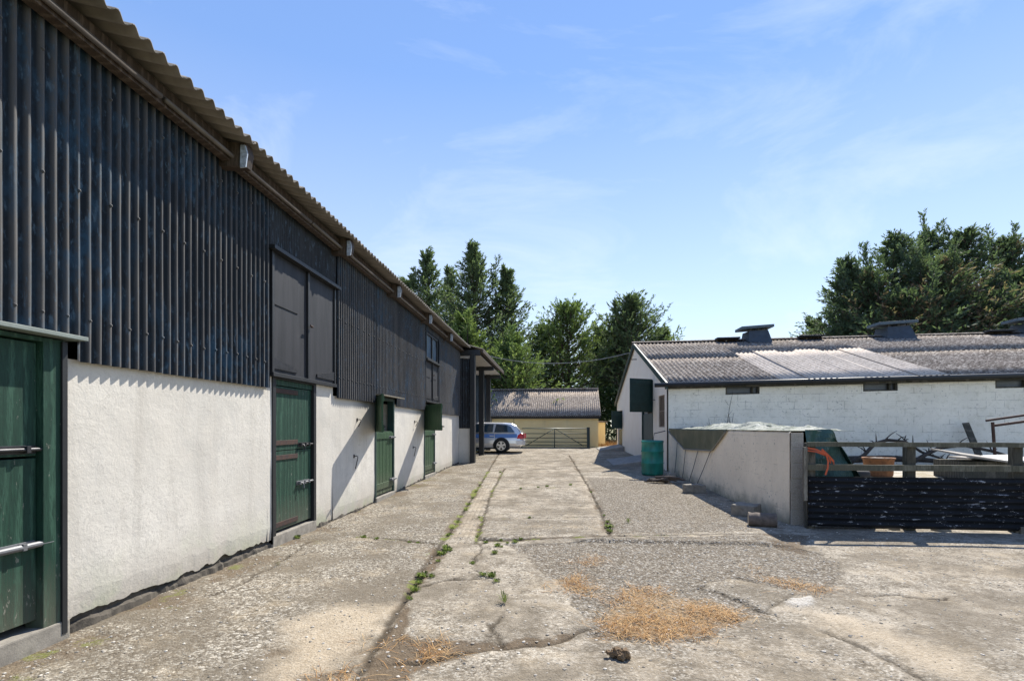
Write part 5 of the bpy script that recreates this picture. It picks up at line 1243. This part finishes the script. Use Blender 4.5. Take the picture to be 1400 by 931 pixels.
# ------------------------------------------------------------------ trees
def conifer(name, base, H, Rr, seed, mat, label, cat='tree', group=None, clear=.06, nb=170, asc=(.15, .8), tw=15, droop=.25, ls=.27, pw=.9, brown=0, dens=9, flat=False, leaders=4):
    r = np.random.RandomState(seed); base = Vector(base)
    root = thing(name, tuple(base), label, cat, group)
    T = MB(); lean = r.randn(2)*.02*H
    ax = lambda t: np.array([base.x+lean[0]*t*t, base.y+lean[1]*t*t, base.z+H*t*.97])
    T.tube([Vector(ax(t))-Vector((0, 0, .2)) for t in np.linspace(0, 1, 9)], [max(.02, .026*H*(1-t)**.8) for t in np.linspace(0, 1, 9)], 9)
    V = []; tone = []; ga = r.rand()*6.28
    def plume(f, d, side, L, nt, wk, bt, isb, lead=False):
        for k in range(nt):
            s = .12+.88*(k+r.rand())/nt; p = f(s); w = (L*wk*(1-s*.75)+.22)*(.5+.8*r.rand())
            sg = 1 if k % 2 else -1; td = d*(.9+.4*s)+side*sg*(.45+.5*r.rand())+np.array([0, 0, r.randn()*.16+(.08 if flat else .25)])
            if lead: a2 = r.rand()*6.28; td = d*.8+np.array([math.cos(a2), math.sin(a2), .25])*.6
            td /= np.linalg.norm(td); m = dens; ss = (np.arange(m)+r.rand(m))/m
            q0 = p+td*w*ss[:, None]+r.randn(m, 3)*.035
            ld = td+r.randn(m, 3)*.34+np.array([0, 0, -.12]); ld /= np.linalg.norm(ld, axis=1)[:, None]
            nn = np.cross(ld, r.randn(m, 3)*.8+np.array([0, 0, 1.])); nn /= np.linalg.norm(nn, axis=1)[:, None]+1e-6
            l = ls*(.6+.8*r.rand(m))[:, None]; wd = l*.16
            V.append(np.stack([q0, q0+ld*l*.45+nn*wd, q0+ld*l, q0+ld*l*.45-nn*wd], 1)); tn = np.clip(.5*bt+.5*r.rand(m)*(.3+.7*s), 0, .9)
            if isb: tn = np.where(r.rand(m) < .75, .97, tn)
            tone.append(tn)
    for b in range(nb):
        t = clear+(1-clear)*((b+.5)/nb)**.85; ga += 2.399+r.randn()*.35
        prof = min(1, (1-t)**pw*1.1+.035)*(.6+.4*min(1, (t-clear)/.15+.3))
        L = max(.45, Rr*prof*(.5+.62*r.rand()**.8))
        el = asc[0]+(asc[1]-asc[0])*t+r.randn()*.15; ca, sa = math.cos(ga), math.sin(ga)
        d = np.array([ca*math.cos(el), sa*math.cos(el), math.sin(el)]); side = np.array([-sa, ca, 0]); c0 = ax(t)
        f = lambda s: c0+d*L*s+np.array([0, 0, (-droop*s*(1-s)*1.2+.14*s*s*s)*L])
        T.tube([Vector(f(s)) for s in (0, .35, .7, .97)], [.03+.012*L, .02+.008*L, .012+.004*L, .006], 4, cap=False)
        plume(f, d, side, L, max(5, int(tw*(.4+.75*L/Rr))), .24 if not flat else .27, r.rand(), r.rand() < brown)
    for b in range(leaders+2):                      # upright leaders give the spired outline
        if b < 2: t = .86+.06*b; L = H*(1-t)*.72; out = 0
        else: t = .48+.42*r.rand(); L = (.8+1.2*r.rand())*(.4+.6*Rr/4); out = Rr*(1-t)**pw*(.35+.45*r.rand())
        a = r.rand()*6.28; c0 = ax(t)+np.array([math.cos(a)*out, math.sin(a)*out, out*.5]); d = np.array([math.cos(a)*.18, math.sin(a)*.18, 1.]); d /= np.linalg.norm(d); side = np.array([-math.sin(a), math.cos(a), 0])
        f = lambda s: c0+d*L*s
        T.tube([Vector(ax(t-.05)), Vector(c0), Vector(f(.95))], [.05, .04, .008], 4, cap=False); plume(f, d, side, L, 26, .20, r.rand()*.7, False, True)
    V = np.concatenate(V).reshape(-1, 3); tone = np.concatenate(tone)
    T.build('trunk', M['bark'], root, smooth=True, recalc=False)
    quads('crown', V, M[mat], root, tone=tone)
    return root
def tp_(px, d, py): p = at(px, d); z = CAM_H+(583-py)*d/720; g = float(gz(p.y))-.1; return (p.x, p.y, g), z-g
G1, G2, G3 = 'tall conifers behind the black barn', 'conifers behind the yellow shed', 'browning conifers behind the white barn'
def trees():
    for i, (px, py, d, Rr, mat, lab, kw) in enumerate((
        (589, 338, 44, 2.9, 'leaf', 'tall narrow conifer farthest left above the black barn roof', {}),
        (556, 380, 47, 2.3, 'leaf', 'lower conifer just showing over the barn roof edge at far left of its group', {}),
        (616, 362, 50, 2.7, 'leaf', 'conifer set back between the two tallest trees behind the black barn', {}),
        (650, 333, 43, 3.5, 'leaf', 'tallest conifer behind the black barn', dict(nb=250)),
        (692, 366, 44, 3.0, 'leaf', 'dark conifer with long right hand boughs, on the right of the tall group', dict(nb=230)),
        (640, 430, 37, 2.6, 'leaf_lime', 'nearer yellowish green conifer low against the barn eaves', dict(clear=.03)),
        (700, 462, 36, 2.5, 'leaf_lime', 'bright green low conifer just left of the gap over the shed roof', dict(clear=.02)))):
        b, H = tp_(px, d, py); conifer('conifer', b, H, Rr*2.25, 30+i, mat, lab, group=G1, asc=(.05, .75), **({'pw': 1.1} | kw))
    for i, (px, py, d, Rr, mat, lab, kw) in enumerate((
        (778, 418, 45, 3.9, 'leaf_lime', 'broad rounded conifer with yellow green tips in the centre behind the shed', dict(pw=.6, clear=.2, nb=170)),
        (746, 446, 47, 2.6, 'leaf_lime', 'smaller conifer left of the broad rounded one behind the shed', dict(pw=.6, clear=.15)),
        (820, 450, 50, 2.6, 'leaf', 'low conifer filling the gap between the two rounded trees behind the shed', dict(pw=.6)),
        (871, 404, 44, 3.7, 'leaf', 'tall conifer rising behind the gable of the white barn', dict(pw=.6, clear=.16, nb=200)),
        (846, 436, 46, 2.4, 'leaf', 'conifer shoulder left of the tree behind the white gable', dict(pw=.6, clear=.2)),
        (906, 452, 45, 2.2, 'leaf_lime', 'low bright bough of conifer over the left end of the white barn roof', dict(pw=.6)))):
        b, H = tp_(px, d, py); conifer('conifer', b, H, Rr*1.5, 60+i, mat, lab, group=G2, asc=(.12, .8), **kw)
    for i, (px, py, d, Rr, lab, kw) in enumerate((
        (1158, 352, 41, 2.3, 'slender conifer with a bare leaning tip on the left of the big clump', {}),
        (1190, 372, 39, 3.3, 'green layered conifer low on the left side of the big clump', dict(brown=.12)),
        (1224, 316, 41, 3.6, 'tall dark conifer left of centre in the big clump', dict(nb=260)),
        (1263, 312, 43, 3.4, 'dark peaked conifer in the middle of the big clump', dict(nb=240)),
        (1285, 350, 37, 4.2, 'wide browning conifer in front of the big clump', dict(brown=.38, nb=260)),
        (1322, 312, 41, 3.8, 'tall dark conifer right of centre in the big clump', dict(nb=260)),
        (1378, 322, 41, 3.8, 'tall conifer with long flat boughs near the right picture edge', dict(nb=260, brown=.08)),
        (1400, 372, 37, 3.6, 'dark lower conifer at the right picture edge', dict(brown=.1)),
        (1240, 395, 36, 3.6, 'low spreading conifer over the white barn ridge left of the middle vent', dict(brown=.2)),
        (1345, 400, 36, 3.8, 'low spreading conifer over the white barn ridge right of the middle vent', dict(brown=.15)),
        (1120, 434, 44, 1.3, 'small thin pointed conifer standing apart left of the big clump', dict(nb=80)),
        (1150, 448, 38, 2.0, 'low bright green bush conifer at the left foot of the big clump', dict(brown=.05)),
        (1445, 350, 40, 3.6, 'conifer mostly beyond the right picture edge', {}))):
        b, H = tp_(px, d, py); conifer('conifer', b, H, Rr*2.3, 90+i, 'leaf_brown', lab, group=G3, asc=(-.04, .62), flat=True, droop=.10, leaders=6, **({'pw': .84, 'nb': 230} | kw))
    # hedge closing the lane behind the shed
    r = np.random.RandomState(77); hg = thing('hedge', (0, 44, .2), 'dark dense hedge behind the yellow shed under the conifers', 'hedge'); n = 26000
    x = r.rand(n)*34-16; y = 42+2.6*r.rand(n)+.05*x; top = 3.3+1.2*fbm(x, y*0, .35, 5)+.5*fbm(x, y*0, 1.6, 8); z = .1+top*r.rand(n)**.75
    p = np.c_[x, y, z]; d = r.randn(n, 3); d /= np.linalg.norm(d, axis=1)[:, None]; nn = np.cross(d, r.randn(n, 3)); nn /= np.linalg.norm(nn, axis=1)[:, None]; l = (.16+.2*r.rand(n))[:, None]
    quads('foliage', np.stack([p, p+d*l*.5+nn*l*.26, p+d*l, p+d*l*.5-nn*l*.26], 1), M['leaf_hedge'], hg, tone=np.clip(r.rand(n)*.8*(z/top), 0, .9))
    st_ = MB()
    for i in range(40): xx = -16+i*.85; st_.tube([(xx, 43.3+.05*xx, 0), (xx+.1, 43.4+.05*xx, 1.5), (xx-.1, 43.3+.05*xx, 2.9)], [.06, .045, .02], 6)
    st_.build('stems', M['bark'], hg)
    # strip of grass in the gap right of the shed
    n = 5000; x = 2.4+r.rand(n)*4; y = 31+r.rand(n)*10; a = r.rand(n)*6.28; d = np.c_[np.cos(a)*.3, np.sin(a)*.3, np.ones(n)]*(.1+.25*r.rand(n))[:, None]; sd = np.c_[-np.sin(a), np.cos(a), 0*a]*.02; p = np.c_[x, y, np.full(n, .24)]
    tag(quads('grass', np.stack([p-sd, p+sd, p+d], 1), M['straw'], tone=r.rand(n), nper=3), 'strip of dry grass beyond the yellow shed corner', 'grass', kind='stuff')
trees()
# ------------------------------------------------------------------ sky and sun
SUN = Vector((.42, .86, 1.06)).normalized(); EL = math.asin(SUN.z); AZ = math.atan2(SUN.x, SUN.y)
w = bpy.data.worlds.new('World'); SC.world = w; w.use_nodes = True; nt = w.node_tree; bg = nt.nodes['Background']
sky = nt.nodes.new('ShaderNodeTexSky'); sky.sky_type = 'NISHITA'; sky.sun_disc = False; sky.sun_elevation = EL; sky.sun_rotation = AZ; sky.altitude = 50; sky.air_density = 1.0; sky.dust_density = 0.0; sky.ozone_density = 2.6
tc = nt.nodes.new('ShaderNodeTexCoord'); mp = nt.nodes.new('ShaderNodeMapping'); mp.inputs['Rotation'].default_value = (R(20), R(-28), R(15)); mp.inputs['Scale'].default_value = (1.2, 3.6, 4.6)
nz = nt.nodes.new('ShaderNodeTexNoise'); nz.inputs['Scale'].default_value = 1.5; nz.inputs['Detail'].default_value = 8; nz.inputs['Roughness'].default_value = .62; nz.inputs['Distortion'].default_value = .7
rp = nt.nodes.new('ShaderNodeValToRGB'); rp.color_ramp.elements[0].position = .50; rp.color_ramp.elements[1].position = .80; rp.color_ramp.elements[0].color = (0, 0, 0, 1); rp.color_ramp.elements[1].color = (.30, .30, .30, 1)
mx = nt.nodes.new('ShaderNodeMix'); mx.data_type = 'RGBA'; L = nt.links.new
L(tc.outputs['Generated'], mp.inputs[0]); L(mp.outputs[0], nz.inputs['Vector']); L(nz.outputs['Fac'], rp.inputs[0]); L(rp.outputs[0], mx.inputs[0]); mx.inputs[7].default_value = (5.2, 5.4, 5.7, 1); 
sx = nt.nodes.new('ShaderNodeSeparateXYZ'); L(tc.outputs['Generated'], sx.inputs[0]); hr = nt.nodes.new('ShaderNodeValToRGB'); cr = hr.color_ramp
while len(cr.elements) < 4: cr.elements.new(.5)
for e, (p, c) in zip(cr.elements, ((0, (.78, .835, .91)), (.22, (.58, .69, .885)), (.55, (.215, .385, .80)), (1, (.15, .28, .68)))): e.position = p; e.color = (*c, 1)
sm = nt.nodes.new('ShaderNodeMix'); sm.data_type = 'RGBA'; sm.blend_type = 'MULTIPLY'; sm.inputs[0].default_value = 1; L(sx.outputs[2], hr.inputs[0]); L(hr.outputs[0], sm.inputs[6]); sm.inputs[7].default_value = (4.7, 4.7, 4.7, 1)
hz = nt.nodes.new('ShaderNodeMix'); hz.data_type = 'RGBA'; hz.inputs[0].default_value = .68; L(sky.outputs[0], hz.inputs[6]); L(sm.outputs[2], hz.inputs[7]); L(hz.outputs[2], mx.inputs[6]); L(mx.outputs[2], bg.inputs[0])
bg.inputs[1].default_value = .126
sd = bpy.data.lights.new('sun', 'SUN'); sd.energy = 4.6; sd.angle = R(.5); sd.color = (1, .94, .84); so = bpy.data.objects.new('sun', sd); COL.objects.link(so); so.rotation_euler = SUN.to_track_quat('Z', 'Y').to_euler(); so.location = (0, 0, 30)
vs = SC.view_settings; vs.view_transform = 'Standard'; vs.look = 'None'; vs.gamma = 1; vs.exposure = .95; vs.use_curve_mapping = False
